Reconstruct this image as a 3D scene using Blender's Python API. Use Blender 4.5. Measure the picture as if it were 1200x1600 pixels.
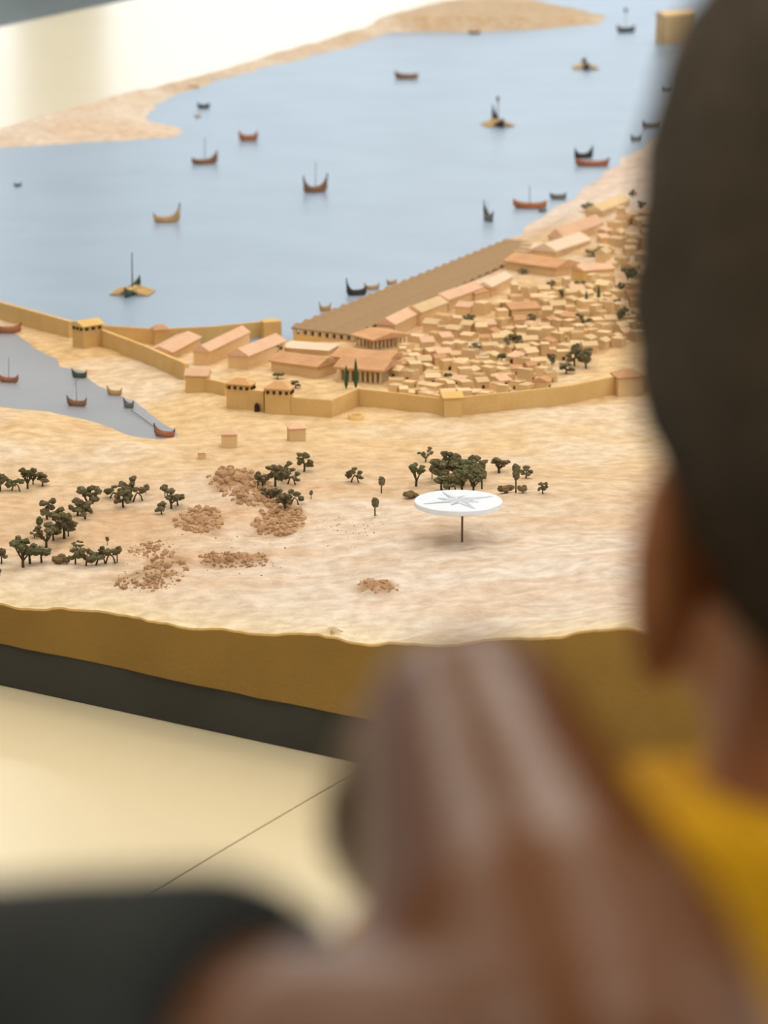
import bpy, bmesh, math, random
import numpy as np
from mathutils import Vector, Matrix, Euler

random.seed(7)
rng = np.random.default_rng(7)
for o in list(bpy.data.objects):
    bpy.data.objects.remove(o, do_unlink=True)
scene = bpy.context.scene
COL = scene.collection

# ------------------------------------------------------------------ camera
FPX = 5000.0                       # focal length in pixels of the 1200x1600 frame
PITCH = math.atan(1280.0 / FPX)
CAM = np.array([0.0, 0.0, 1.5])
FWD = np.array([0.0, math.cos(PITCH), -math.sin(PITCH)])
UPV = np.array([0.0, math.sin(PITCH), math.cos(PITCH)])
cam_data = bpy.data.cameras.new('camera')
cam_data.sensor_fit = 'VERTICAL'
cam_data.sensor_height = 36.0
cam_data.sensor_width = 27.0
cam_data.lens = FPX / 1600.0 * 36.0
cam_data.clip_start = 0.02
cam_data.clip_end = 200
cam_data.dof.use_dof = True
cam_data.dof.focus_distance = 3.85
cam_data.dof.aperture_fstop = 8.8
cam = bpy.data.objects.new('camera', cam_data)
COL.objects.link(cam)
cam.location = CAM.tolist()
cam.rotation_euler = (math.pi / 2 - PITCH, 0, 0)
scene.camera = cam

# ------------------------------------------------------------------ world, daylight, exposure
world = bpy.data.worlds.new('world')
scene.world = world
world.use_nodes = True
bgn = world.node_tree.nodes['Background']
bgn.inputs[0].default_value = (0.80, 0.91, 1.0, 1)
bgn.inputs[1].default_value = 1.95
scene.view_settings.view_transform = 'Standard'
scene.view_settings.look = 'None'
scene.view_settings.exposure = 0.0
scene.view_settings.gamma = 1.0
scene.view_settings.use_curve_mapping = False

ROOM_X0, ROOM_X1, ROOM_Y0, ROOM_Y1, ROOM_H = -7.0, 8.5, -4.0, 18.0, 4.6
LAMP_COL = (1.0, 0.945, 0.86)
LAMP_W = 29.0
LAMPS = [(x, y) for y in (-1.4, 1.6, 4.6, 7.6, 10.6, 13.6) for x in (-2.2, 0.6, 3.4)]  # row behind the camera is added fill for the people's backs
FAR_WINDOWS = [(-6.5, -2.0), (-1.62, 2.2), (2.7, 5.2), (5.7, 8.1)]
RIGHT_WINDOWS = [(-2.5, 0.2), (1.0, 3.6), (4.4, 7.0), (8.0, 10.6), (11.6, 14.2)]
WIN_Z0, WIN_Z1 = 0.5, 3.9

def portal(name, loc, rot, sx, sy):
    d = bpy.data.lights.new(name, 'AREA')
    d.shape = 'RECTANGLE'; d.size = sx; d.size_y = sy
    d.cycles.is_portal = True
    o = bpy.data.objects.new(name, d); COL.objects.link(o)
    o.location = loc; o.rotation_euler = rot
for a, b in FAR_WINDOWS:
    portal('window_portal', ((a + b) / 2, ROOM_Y1 + 0.12, (WIN_Z0 + WIN_Z1) / 2), (-math.pi / 2, 0, 0), b - a, WIN_Z1 - WIN_Z0)
for a, b in RIGHT_WINDOWS:
    portal('window_portal', (ROOM_X1 + 0.12, (a + b) / 2, (WIN_Z0 + WIN_Z1) / 2), (math.pi / 2, 0, math.pi / 2), b - a, WIN_Z1 - WIN_Z0)

# ------------------------------------------------------------------ helpers
def lin(c):
    out = []
    for v in c[:3]:
        v = v / 255.0
        out.append(v / 12.92 if v <= 0.04045 else ((v + 0.055) / 1.055) ** 2.4)
    return tuple(out)

def mat(name, c1, c2=None, rough=0.8, scale=20.0, bump=0.0, bump_scale=None, spec=0.3, vary=0.0, sss=0.0, metal=0.0,
        attr=None, detail=4.0, coat=0.0):
    m = bpy.data.materials.new(name)
    m.use_nodes = True
    nt = m.node_tree
    b = nt.nodes['Principled BSDF']
    b.inputs['Roughness'].default_value = rough
    b.inputs['Specular IOR Level'].default_value = spec
    b.inputs['Metallic'].default_value = metal
    if coat: 
        b.inputs['Coat Weight'].default_value = coat
        b.inputs['Coat Roughness'].default_value = 0.15
    if sss:
        b.inputs['Subsurface Weight'].default_value = sss
        b.inputs['Subsurface Radius'].default_value = (0.9, 0.3, 0.12)
        b.inputs['Subsurface Scale'].default_value = 0.012
    c2 = c2 or tuple(max(0, v * 0.9) for v in c1)
    tc = nt.nodes.new('ShaderNodeTexCoord')
    nz = nt.nodes.new('ShaderNodeTexNoise')
    nz.inputs['Scale'].default_value = scale
    nz.inputs['Detail'].default_value = detail
    nt.links.new(tc.outputs['Object'], nz.inputs['Vector'])
    ramp = nt.nodes.new('ShaderNodeValToRGB')
    ramp.color_ramp.elements[0].position = 0.32
    ramp.color_ramp.elements[1].position = 0.68
    ramp.color_ramp.elements[0].color = (*lin(c2), 1)
    ramp.color_ramp.elements[1].color = (*lin(c1), 1)
    nt.links.new(nz.outputs['Fac'], ramp.inputs['Fac'])
    colout = ramp.outputs['Color']
    if attr:
        at = nt.nodes.new('ShaderNodeAttribute'); at.attribute_name = attr
        mx = nt.nodes.new('ShaderNodeMix'); mx.data_type = 'RGBA'; mx.blend_type = 'MULTIPLY'
        mx.inputs['Factor'].default_value = 1.0
        nt.links.new(at.outputs['Color'], mx.inputs[6]); nt.links.new(colout, mx.inputs[7])
        colout = mx.outputs[2]
    if vary:
        oi = nt.nodes.new('ShaderNodeObjectInfo')
        hs = nt.nodes.new('ShaderNodeHueSaturation')
        mr = nt.nodes.new('ShaderNodeMapRange')
        mr.inputs[3].default_value = 1 - vary; mr.inputs[4].default_value = 1 + vary
        nt.links.new(oi.outputs['Random'], mr.inputs[0])
        nt.links.new(mr.outputs[0], hs.inputs['Value'])
        nt.links.new(colout, hs.inputs['Color'])
        colout = hs.outputs['Color']
    nt.links.new(colout, b.inputs['Base Color'])
    if bump:
        n2 = nt.nodes.new('ShaderNodeTexNoise')
        n2.inputs['Scale'].default_value = bump_scale or scale * 3
        n2.inputs['Detail'].default_value = 5
        nt.links.new(tc.outputs['Object'], n2.inputs['Vector'])
        bp = nt.nodes.new('ShaderNodeBump')
        bp.inputs['Strength'].default_value = bump
        bp.inputs['Distance'].default_value = 0.004
        nt.links.new(n2.outputs['Fac'], bp.inputs['Height'])
        nt.links.new(bp.outputs['Normal'], b.inputs['Normal'])
    return m

def emis(name, col, strength):
    m = bpy.data.materials.new(name); m.use_nodes = True
    b = m.node_tree.nodes['Principled BSDF']
    b.inputs['Base Color'].default_value = (*col, 1)
    b.inputs['Emission Color'].default_value = (*col, 1)
    b.inputs['Emission Strength'].default_value = strength
    return m

M = {}
class MB:
    """collects boxes, tubes, lathes into one mesh"""
    def __init__(self):
        self.v = []; self.f = []
    def add(self, vs, fs):
        n = len(self.v)
        self.v += [tuple(float(q) for q in p) for p in vs]
        self.f += [tuple(i + n for i in f) for f in fs]
        return self
    def box(self, x0, x1, y0, y1, z0, z1, rz=0, c=(0, 0)):
        vs = [(x0, y0, z0), (x1, y0, z0), (x1, y1, z0), (x0, y1, z0), (x0, y0, z1), (x1, y0, z1), (x1, y1, z1), (x0, y1, z1)]
        if rz:
            ca, sa = math.cos(rz), math.sin(rz)
            vs = [(c[0] + (x - c[0]) * ca - (y - c[1]) * sa, c[1] + (x - c[0]) * sa + (y - c[1]) * ca, z) for x, y, z in vs]
        return self.add(vs, [(0, 3, 2, 1), (4, 5, 6, 7), (0, 1, 5, 4), (1, 2, 6, 5), (2, 3, 7, 6), (3, 0, 4, 7)])
    def prism(self, pts, z0, z1):
        n = len(pts)
        area = sum(pts[i][0] * pts[(i + 1) % n][1] - pts[(i + 1) % n][0] * pts[i][1] for i in range(n))
        if area < 0: pts = pts[::-1]
        z0 = z0 if hasattr(z0, '__len__') else [z0] * n
        z1 = z1 if hasattr(z1, '__len__') else [z1] * n
        if area < 0: z0 = z0[::-1]; z1 = z1[::-1]
        vs = [(p[0], p[1], z0[i]) for i, p in enumerate(pts)] + [(p[0], p[1], z1[i]) for i, p in enumerate(pts)]
        fs = [tuple(range(n - 1, -1, -1)), tuple(range(n, 2 * n))]
        fs += [(i, (i + 1) % n, n + (i + 1) % n, n + i) for i in range(n)]
        return self.add(vs, fs)
    def tube(self, pts, rad, seg=8, caps=True):
        pts = [Vector(p) for p in pts]
        rad = rad if hasattr(rad, '__len__') else [rad] * len(pts)
        vs = []; fs = []
        prev = None
        for i, p in enumerate(pts):
            t = (pts[min(i + 1, len(pts) - 1)] - pts[max(i - 1, 0)]).normalized()
            if prev is None:
                a = Vector((0, 0, 1)) if abs(t.z) < 0.9 else Vector((1, 0, 0))
                u = t.cross(a).normalized()
            else:
                u = (prev - t * prev.dot(t)).normalized()
            prev = u; w = t.cross(u)
            for k in range(seg):
                an = 2 * math.pi * k / seg
                vs.append(p + (u * math.cos(an) + w * math.sin(an)) * rad[i])
        for i in range(len(pts) - 1):
            for k in range(seg):
                a = i * seg + k; b_ = i * seg + (k + 1) % seg
                fs.append((a, b_, b_ + seg, a + seg))
        if caps:
            fs.append(tuple(range(seg - 1, -1, -1)))
            fs.append(tuple((len(pts) - 1) * seg + k for k in range(seg)))
        return self.add(vs, fs)
    def ell(self, c, r, seg=12, rings=8, rot=None, noise=0.0):
        R = Euler(rot).to_matrix() if rot else Matrix.Identity(3)
        vs = []; fs = []
        vs.append(Vector((0, 0, 1)))
        for i in range(1, rings):
            th = math.pi * i / rings
            for k in range(seg):
                an = 2 * math.pi * k / seg
                vs.append(Vector((math.sin(th) * math.cos(an), math.sin(th) * math.sin(an), math.cos(th))))
        vs.append(Vector((0, 0, -1)))
        out = []
        for p in vs:
            q = 1 + (random.uniform(-noise, noise) if noise else 0)
            out.append(R @ Vector((p.x * r[0] * q, p.y * r[1] * q, p.z * r[2] * q)) + Vector(c))
        for k in range(seg):
            fs.append((0, 1 + k, 1 + (k + 1) % seg))
        for i in range(rings - 2):
            for k in range(seg):
                a = 1 + i * seg + k; b_ = 1 + i * seg + (k + 1) % seg
                fs.append((a, a + seg, b_ + seg, b_))
        last = len(vs) - 1; base = 1 + (rings - 2) * seg
        for k in range(seg):
            fs.append((last, base + (k + 1) % seg, base + k))
        return self.add(out, fs)
    def loft(self, rings, seg=28):
        vs = []; fs = []
        for z, rx, ry in rings:
            for k in range(seg):
                a = 2 * math.pi * k / seg; vs.append((rx * math.cos(a), ry * math.sin(a), z))
        for i in range(len(rings) - 1):
            for k in range(seg):
                a, b = i * seg + k, i * seg + (k + 1) % seg; fs.append((a, b, b + seg, a + seg))
        fs.append(tuple(range(seg - 1, -1, -1))); fs.append(tuple((len(rings) - 1) * seg + k for k in range(seg)))
        return self.add(vs, fs)
    def capsule(self, pts, rad, seg=14):
        """tube with round ends (union by remesh)"""
        self.tube(pts, rad, seg)
        rad = rad if hasattr(rad, '__len__') else [rad] * len(pts)
        for p, r in zip(pts, rad):
            self.ell(p, (r, r, r), seg, 10)
        return self
    def mesh(self, name, m=None, smooth=False):
        me = bpy.data.meshes.new(name)
        me.from_pydata(self.v, [], self.f)
        if m: me.materials.append(m)
        if smooth:
            me.polygons.foreach_set('use_smooth', [True] * len(me.polygons))
        me.update()
        return me
    def build(self, name, m=None, parent=None, smooth=False):
        o = bpy.data.objects.new(name, self.mesh(name, m, smooth))
        COL.objects.link(o)
        if parent: o.parent = parent
        return o

def tag(o, label, cat, group=None, kind=None):
    if label: o['label'] = label
    if cat: o['category'] = cat
    if group: o['group'] = group
    if kind: o['kind'] = kind
    return o
def struct(o, label=None, cat=None):
    o['kind'] = 'structure'
    if label: o['label'] = label
    if cat: o['category'] = cat
    return o
def empty(name, loc=(0, 0, 0), rz=0.0, scale=None):
    o = bpy.data.objects.new(name, None); COL.objects.link(o)
    o.empty_display_size = 0.02
    o.location = [float(q) for q in loc]; o.rotation_euler = (0, 0, rz)
    if scale: o.scale = scale
    return o
def part(name, me, parent):
    o = bpy.data.objects.new(name, me); COL.objects.link(o); o.parent = parent
    return o

# --- pixel of the 1200x1600 frame -> ray, point on a height, point on the terrain
def ray(u, v):
    d = FWD + np.array([1.0, 0, 0]) * ((u - 600) / FPX) + UPV * ((800 - v) / FPX)
    return d
def at_z(u, v, z):
    d = ray(u, v); t = (z - CAM[2]) / d[2]
    return CAM + d * t
def at_d(u, v, depth):
    return CAM + ray(u, v) * depth
def pxs(P):
    return float(np.dot(np.asarray(P, float) - CAM, FWD)) / FPX

# --- value noise (numpy)
_perm = rng.random((256, 256))
def vnoise(x, y):
    xi = np.floor(x).astype(int); yi = np.floor(y).astype(int)
    xf = x - xi; yf = y - yi
    xf = xf * xf * (3 - 2 * xf); yf = yf * yf * (3 - 2 * yf)
    g = lambda a, b: _perm[a % 256, b % 256]
    return (g(xi, yi) * (1 - xf) + g(xi + 1, yi) * xf) * (1 - yf) + (g(xi, yi + 1) * (1 - xf) + g(xi + 1, yi + 1) * xf) * yf - 0.5
def fbm(x, y, s, octv=4):
    r = 0; a = 1.0
    for k in range(octv):
        r = r + a * vnoise(x * s + 17.3 * k, y * s + 5.1 * k); s *= 2.03; a *= 0.5
    return r

# ------------------------------------------------------------------ materials
M['wallwhite'] = mat('white_plaster', (222, 229, 234), (218, 225, 230), 0.9, 3)
M['ceil'] = mat('ceiling_paint', (225, 220, 210), None, 0.9, 3)
M['floor'] = mat('grey_green_floor', (104, 110, 104), (94, 100, 95), 0.55, 6)
M['frame'] = mat('window_frame_paint', (190, 192, 190), None, 0.5, 5)
M['lampbody'] = mat('lamp_housing', (210, 208, 202), None, 0.5, 5)
M['cream'] = mat('cream_lacquer', (227, 213, 178), (224, 209, 173), 0.26, 1.2, spec=0.5)
M['podium'] = mat('podium_body_paint', (196, 176, 136), None, 0.6, 4)
M['plinth'] = mat('dark_grey_plinth', (66, 64, 58), (60, 58, 52), 0.7, 8, bump=0.1, bump_scale=200)
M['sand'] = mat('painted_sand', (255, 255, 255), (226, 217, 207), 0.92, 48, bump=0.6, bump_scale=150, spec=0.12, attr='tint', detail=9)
M['foam'] = mat('ochre_foam', (154, 122, 64), (142, 111, 56), 0.85, 9, bump=0.25, bump_scale=220, spec=0.15)
M['water'] = mat('painted_water', (143, 163, 186), (136, 155, 178), 0.36, 5, bump=0.12, bump_scale=26, spec=0.5)
M['harbour'] = mat('painted_harbour_water', (146, 150, 160), (138, 143, 153), 0.42, 7, bump=0.10, bump_scale=40, spec=0.4)
M['soil'] = mat('brown_crumbs', (198, 162, 126), (172, 136, 102), 0.95, 60, vary=0.1, spec=0.1)
M['wall'] = mat('ochre_wall', (218, 184, 126), (208, 172, 114), 0.9, 30, spec=0.15, bump=0.2, bump_scale=200)
M['wall_top'] = mat('ochre_walkway', (230, 192, 128), (222, 182, 116), 0.9, 30, spec=0.15)
M['house'] = mat('sand_house', (226, 194, 148), (214, 180, 134), 0.9, 20, vary=0.11, spec=0.15)
M['house_roof'] = mat('sand_roof', (230, 202, 160), (220, 188, 144), 0.9, 25, vary=0.12, spec=0.15)
M['terracotta'] = mat('terracotta_roof', (212, 166, 126), (200, 152, 112), 0.9, 40, vary=0.05, spec=0.15, bump=0.3, bump_scale=300)
M['pinkroof'] = mat('pale_pink_roof', (228, 188, 158), (220, 178, 146), 0.9, 40, vary=0.05, spec=0.15)
M['paleroof'] = mat('pale_court', (230, 208, 184), (224, 200, 174), 0.9, 30, spec=0.15)
M['shed'] = mat('taupe_shed_roof', (168, 140, 108), (158, 130, 98), 0.9, 60, spec=0.15)
M['tower_roof'] = mat('tower_roof_paint', (222, 176, 126), (212, 164, 114), 0.9, 30, spec=0.15)
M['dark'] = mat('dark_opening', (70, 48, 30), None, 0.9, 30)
M['column'] = mat('column_plaster', (222, 196, 158), None, 0.9, 30)
M['leaf'] = mat('dark_green_sponge', (126, 116, 88), (86, 80, 58), 0.95, 12, vary=0.14, spec=0.1, bump=0.15, bump_scale=40)
M['leaf2'] = mat('green_sponge', (116, 114, 82), (76, 78, 54), 0.95, 12, vary=0.12, spec=0.1, bump=0.15, bump_scale=40)
M['bush'] = mat('brown_green_sponge', (140, 118, 86), (104, 88, 62), 0.95, 12, vary=0.1, spec=0.1, bump=0.15, bump_scale=40)
M['cypress'] = mat('cypress_green', (66, 96, 70), (52, 80, 58), 0.95, 60, spec=0.1)
M['bark'] = mat('wire_trunk', (84, 74, 52), (66, 58, 40), 0.9, 60)
M['acrylic'] = mat('white_acrylic', (236, 243, 252), (233, 240, 250), 0.15, 3, spec=0.5, sss=0.0)
M['etch'] = mat('grey_etching', (168, 176, 188), (160, 168, 180), 0.4, 20)
M['etch_light'] = mat('pale_etching', (206, 212, 220), None, 0.4, 20)
M['pin'] = mat('steel_pin', (110, 92, 84), None, 0.4, 20, metal=0.6)
for nm, c in dict(hull_brown=(146, 108, 82), hull_red=(174, 112, 86), hull_dark=(70, 64, 60), hull_tan=(198, 160, 112), hull_green=(78, 92, 72),
                  hull_grey=(120, 118, 112), hull_orange=(184, 116, 78), deck=(206, 172, 130), mast=(96, 82, 70), oar=(220, 184, 128)).items():
    M[nm] = mat(nm, c, tuple(int(q * 0.86) for q in c), 0.8, 60, spec=0.2)
M['skin1'] = mat('brown_skin', (160, 102, 62), (145, 92, 54), 0.5, 14, sss=0.25, spec=0.2)
M['skin2'] = mat('deep_brown_skin', (96, 54, 14), (87, 48, 12), 0.30, 10, sss=0.0, spec=0.26)
M['hair'] = mat('black_hair', (86, 72, 52), (64, 53, 39), 0.75, 70, bump=0.8, bump_scale=240, spec=0.25)
M['yellow'] = mat('yellow_cotton', (220, 164, 28), (206, 152, 22), 0.9, 30, bump=0.2, bump_scale=300, spec=0.15)
M['darktee'] = mat('charcoal_cotton', (44, 46, 44), (36, 38, 37), 0.9, 30, bump=0.2, bump_scale=300, spec=0.15)
M['denim'] = mat('navy_cotton', (52, 58, 74), (42, 48, 62), 0.9, 30, spec=0.15)
M['shoe'] = mat('white_rubber', (200, 198, 192), None, 0.6, 20)
M['eyewhite'] = mat('eye_white', (230, 226, 220), None, 0.3, 20)
M['iris'] = mat('dark_iris', (40, 26, 18), None, 0.2, 20)
M['lips'] = mat('lip_skin', (128, 70, 56), None, 0.45, 20)

# ------------------------------------------------------------------ room shell
def wall_with_windows(name, horizontal, fixed, t, lo, hi, wins):
    mb = MB()
    def seg(a, b, z0, z1):
        if horizontal: mb.box(a, b, fixed, fixed + t, z0, z1)
        else: mb.box(fixed, fixed + t, a, b, z0, z1)
    cur = lo
    for a, b in wins:
        seg(cur, a, 0, ROOM_H); seg(a, b, 0, WIN_Z0); seg(a, b, WIN_Z1, ROOM_H); cur = b
    seg(cur, hi, 0, ROOM_H)
    return struct(mb.build(name, M['wallwhite']))
struct(MB().box(ROOM_X0 - .2, ROOM_X1 + .2, ROOM_Y0 - .2, ROOM_Y1 + .2, -0.1, 0).build('floor', M['floor']))
struct(MB().box(ROOM_X0 - .2, ROOM_X1 + .2, ROOM_Y0 - .2, ROOM_Y1 + .2, ROOM_H, ROOM_H + .1).build('ceiling', M['ceil']))
wall_with_windows('wall_far', True, ROOM_Y1, 0.2, ROOM_X0, ROOM_X1, FAR_WINDOWS)
wall_with_windows('wall_right', False, ROOM_X1, 0.2, ROOM_Y0, ROOM_Y1, RIGHT_WINDOWS)
struct(MB().box(ROOM_X0 - .2, ROOM_X0, ROOM_Y0, ROOM_Y1, 0, ROOM_H).build('wall_left', M['wallwhite']))
struct(MB().box(ROOM_X0, ROOM_X1, ROOM_Y0 - .2, ROOM_Y0, 0, ROOM_H).build('wall_back', M['wallwhite']))
wn = 0
for horizontal, wins in ((True, FAR_WINDOWS), (False, RIGHT_WINDOWS)):
    for a, b in wins:
        wn += 1
        w = struct(empty('window_%d' % wn))
        def fr(name, p, q, z0, z1):
            mb = MB()
            if horizontal: mb.box(p, q, ROOM_Y1 + .04, ROOM_Y1 + .12, z0, z1)
            else: mb.box(ROOM_X1 + .04, ROOM_X1 + .12, p, q, z0, z1)
            mb.build(name, M['frame'], w)
        fr('window_frame', a, a + .05, WIN_Z0, WIN_Z1); fr('window_frame', b - .05, b, WIN_Z0, WIN_Z1)
        fr('window_frame', a + .05, b - .05, WIN_Z0, WIN_Z0 + .05); fr('window_frame', a + .05, b - .05, WIN_Z1 - .05, WIN_Z1)
        if b - a > 1: fr('mullion', (a + b) / 2 - .025, (a + b) / 2 + .025, WIN_Z0 + .05, WIN_Z1 - .05)
# ceiling lamps, added fill row included: housing with a glowing diffuser; the light itself belongs to the lamp
lamp_body = MB()
lamp_body.box(-.62, .62, -.62, -.58, 0, .12).box(-.62, .62, .58, .62, 0, .12).box(-.62, -.58, -.58, .58, 0, .12).box(.58, .62, -.58, .58, 0, .12).box(-.6, .6, -.6, .6, .10, .12)
lbm = lamp_body.mesh('housing', M['lampbody'])
dfm = MB().box(-.575, .575, -.575, .575, .05, .06).mesh('diffuser', emis('lamp_diffuser', (1.0, 0.9, 0.76), 2.0))
for i, (x, y) in enumerate(LAMPS):
    r = empty('ceiling_lamp', (x, y, ROOM_H - .12))
    tag(r, 'square warm white panel lamp on the gallery ceiling', 'lamp', 'ceiling panel lamps')
    part('housing', lbm, r); part('diffuser', dfm, r)
    d = bpy.data.lights.new('lamp_light', 'AREA'); d.shape = 'SQUARE'; d.size = 1.14
    d.energy = LAMP_W; d.color = LAMP_COL
    lo = bpy.data.objects.new('lamp_light', d); COL.objects.link(lo); lo.parent = r; lo.location = (0, 0, .03)

# ------------------------------------------------------------------ model footprint
Z_POD = 0.40
Z_PL = 0.452          # top of the dark plinth / bottom of the foam
Z_W = 0.495           # painted water level
def xy(P): return np.array([P[0], P[1]])
nA = xy(at_z(0, 1073, Z_POD)); nB = xy(at_z(545, 1192, Z_POD))
E1 = (nB - nA) / np.linalg.norm(nB - nA)           # along the near edge, to the right
E2 = np.array([-E1[1], E1[0]])                     # away from the viewer
lA = xy(at_z(0, 207, 0.5)); lB = xy(at_z(600, 41, 0.5))
EL = (lB - lA) / np.linalg.norm(lB - lA)
def isect(p, d, q, e):
    A = np.array([d, -e]).T
    t = np.linalg.solve(A, q - p); return p + d * t[0]
NL = isect(nA, E1, lA, EL)
NR = nA + E1 * 2.75
FL = lB + EL * 3.4
FR = np.array([4.6, FL[1] - 1.2])
QUAD = [NL, NR, FR, FL]

def poly_sd(px, py, poly):
    """signed distance, positive inside"""
    n = len(poly); d2 = np.full(px.shape, 1e9); ins = np.zeros(px.shape, bool)
    for i in range(n):
        ax, ay = poly[i]; bx, by = poly[(i + 1) % n]
        ex, ey = bx - ax, by - ay; wx, wy = px - ax, py - ay
        t = np.clip((wx * ex + wy * ey) / (ex * ex + ey * ey + 1e-12), 0, 1)
        d2 = np.minimum(d2, (wx - ex * t) ** 2 + (wy - ey * t) ** 2)
        c = ((ay <= py) & (by > py)) | ((by <= py) & (ay > py))
        with np.errstate(divide='ignore', invalid='ignore'):
            xc = ax + (py - ay) / (by - ay + 1e-15) * ex
        ins ^= c & (px < xc)
    d = np.sqrt(d2)
    return np.where(ins, d, -d)

px_main = [(-500, 262), (0, 229), (100, 223), (200, 218), (262, 215), (284, 206), (270, 198), (236, 190), (222, 182), (240, 162), (290, 140), (340, 123), (430, 101),
           (500, 84), (560, 66), (604, 50), (640, 50), (740, 50), (850, 45), (934, 37), (934, 24), (860, 8), (790, -12), (760, -38), (1100, -58), (1330, -30),
           (1200, 60), (1110, 150), (1040, 215), (1000, 240), (955, 272), (900, 314), (850, 338), (800, 382), (600, 465), (470, 535), (430, 532), (330, 545),
           (200, 535), (150, 528), (100, 512), (0, 486), (-500, 380)]
px_harb = [(-300, 480), (0, 508), (42, 524), (60, 545), (98, 560), (100, 572), (135, 580), (160, 600), (200, 617), (245, 650), (273, 670), (283, 682), (250, 688), (200, 681),
           (140, 661), (70, 645), (0, 638), (-300, 600)]
MAIN = [xy(at_z(u, v, Z_W)) for u, v in px_main]
HARB = [xy(at_z(u, v, Z_W)) for u, v in px_harb]

# land heights (pixel, height): the ground rises to a bluff at the near right corner
HC = [(0, 960, .497), (-300, 900, .499), (250, 978, .512), (545, 1005, .532), (700, 1000, .552), (820, 988, .574), (1000, 970, .606), (1300, 960, .62),
      (100, 860, .504), (300, 880, .510), (450, 900, .520), (620, 920, .532), (800, 900, .548), (950, 880, .565),
      (60, 760, .503), (250, 790, .508), (400, 780, .514), (560, 790, .518), (720, 830, .530), (900, 790, .535),
      (100, 690, .502), (350, 690, .503), (560, 680, .503), (760, 700, .507), (950, 680, .510),
      (300, 620, .502), (420, 590, .505), (560, 600, .506), (750, 600, .508), (950, 600, .515),
      (130, 550, .501), (230, 560, .502), (650, 530, .508), (800, 500, .520), (950, 480, .535), (1100, 480, .54),
      (850, 420, .518), (950, 380, .530), (1050, 330, .54), (950, 300, .505), (1000, 260, .503), (20, 200, .51), (120, 185, .515), (250, 200, .502),
      (400, 112, .512), (560, 65, .510), (700, 30, .535), (800, 25, .54), (900, 30, .515), (-400, 800, .5), (-300, 560, .5), (-300, 660, .5)]
HP = np.array([[*xy(at_z(u, v, z)), z] for u, v, z in HC])
TC = [(300, 780, (220, 188, 154)), (600, 760, (226, 198, 164)), (100, 720, (228, 204, 162)), (100, 850, (216, 182, 142)), (600, 965, (228, 219, 208)), (400, 930, (226, 214, 200)),  # sand colours; the yellow near the walls also carries a painted warm lit spot
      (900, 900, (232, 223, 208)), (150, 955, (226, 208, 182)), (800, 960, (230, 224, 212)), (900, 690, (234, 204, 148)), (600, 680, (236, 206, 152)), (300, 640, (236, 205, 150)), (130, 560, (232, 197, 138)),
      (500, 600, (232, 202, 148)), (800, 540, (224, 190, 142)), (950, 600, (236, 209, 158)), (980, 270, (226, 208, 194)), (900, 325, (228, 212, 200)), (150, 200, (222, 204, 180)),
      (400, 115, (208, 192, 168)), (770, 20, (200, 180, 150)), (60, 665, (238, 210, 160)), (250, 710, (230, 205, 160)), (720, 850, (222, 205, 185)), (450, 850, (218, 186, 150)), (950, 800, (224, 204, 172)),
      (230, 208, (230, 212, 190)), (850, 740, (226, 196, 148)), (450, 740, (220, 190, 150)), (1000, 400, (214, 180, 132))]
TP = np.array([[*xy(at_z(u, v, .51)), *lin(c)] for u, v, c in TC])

def idw(x, y, P, k, power=3.0, eps=0.02):
    num = 0; den = 0
    for row in P:
        w = 1.0 / ((x - row[0]) ** 2 + (y - row[1]) ** 2 + eps ** 2) ** (power / 2)
        den = den + w; num = num + w[..., None] * row[2:2 + k]
    return num / den[..., None]
def sstep(a, b, x):
    t = np.clip((x - a) / (b - a), 0, 1); return t * t * (3 - 2 * t)
SOIL = [(372, 752, 46, 20), (398, 772, 36, 18), (440, 802, 32, 13), (428, 824, 42, 15), (312, 814, 42, 20), (240, 905, 56, 18), (262, 882, 40, 14), (370, 876, 58, 12), (588, 917, 34, 12), (523, 990, 12, 6)]
SOILW = []
for u_, v_, a_, b_ in SOIL:
    c_ = at_z(u_, v_, .512)
    for _ in range(4): c_ = at_z(u_, v_, float(idw(np.array([c_[0]]), np.array([c_[1]]), HP, 1, 2.6, 0.05)[0, 0]))
    s_ = float(np.dot(c_ - CAM, FWD)) / FPX
    SOILW.append((c_[0], c_[1], a_ * s_, b_ * s_ / math.sin(math.radians(15))))
def soil_mask(x, y):
    m = np.zeros(np.shape(x)); fb = 0.55 * fbm(x, y, 16, 2)
    for cx, cy, ra, rb in SOILW:
        q = np.sqrt(((x - cx) / ra) ** 2 + ((y - cy) / rb) ** 2)+ fb
        m = np.maximum(m, np.clip((1.12 - q) / .45, 0, 1))
    return m
def terrain(x, y, detail=True):
    x = np.asarray(x, float); y = np.asarray(y, float)
    h = idw(x, y, HP, 1, 2.6, 0.05)[..., 0]
    jit = 0.018 * fbm(x, y, 9, 3)
    sd = np.maximum(poly_sd(x, y, MAIN), poly_sd(x, y, HARB)) + jit * np.clip(y / 5.0, 0.4, 1.6)
    if detail:
        b = (x - nA[0]) * E2[0] + (y - nA[1]) * E2[1]
        far = np.clip(1.2 - b / 3.0, 0.25, 1)
        h = h + far * (0.008 * fbm(x, y, 3.2, 4) + 0.0050 * fbm(x, y, 16, 4))
    if detail:
        sm_ = soil_mask(x, y); h = h + sm_ * (.003 + .016 * fbm(x, y, 34, 3))
    h = np.maximum(h, 0.4985)
    land = 0.4965 + (h - 0.4965) * sstep(0.0, 0.10, -sd)
    wet = 0.4965 - 0.02 * sstep(0.0, 0.06, sd)
    return np.where(sd > 0, wet, land)

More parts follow.
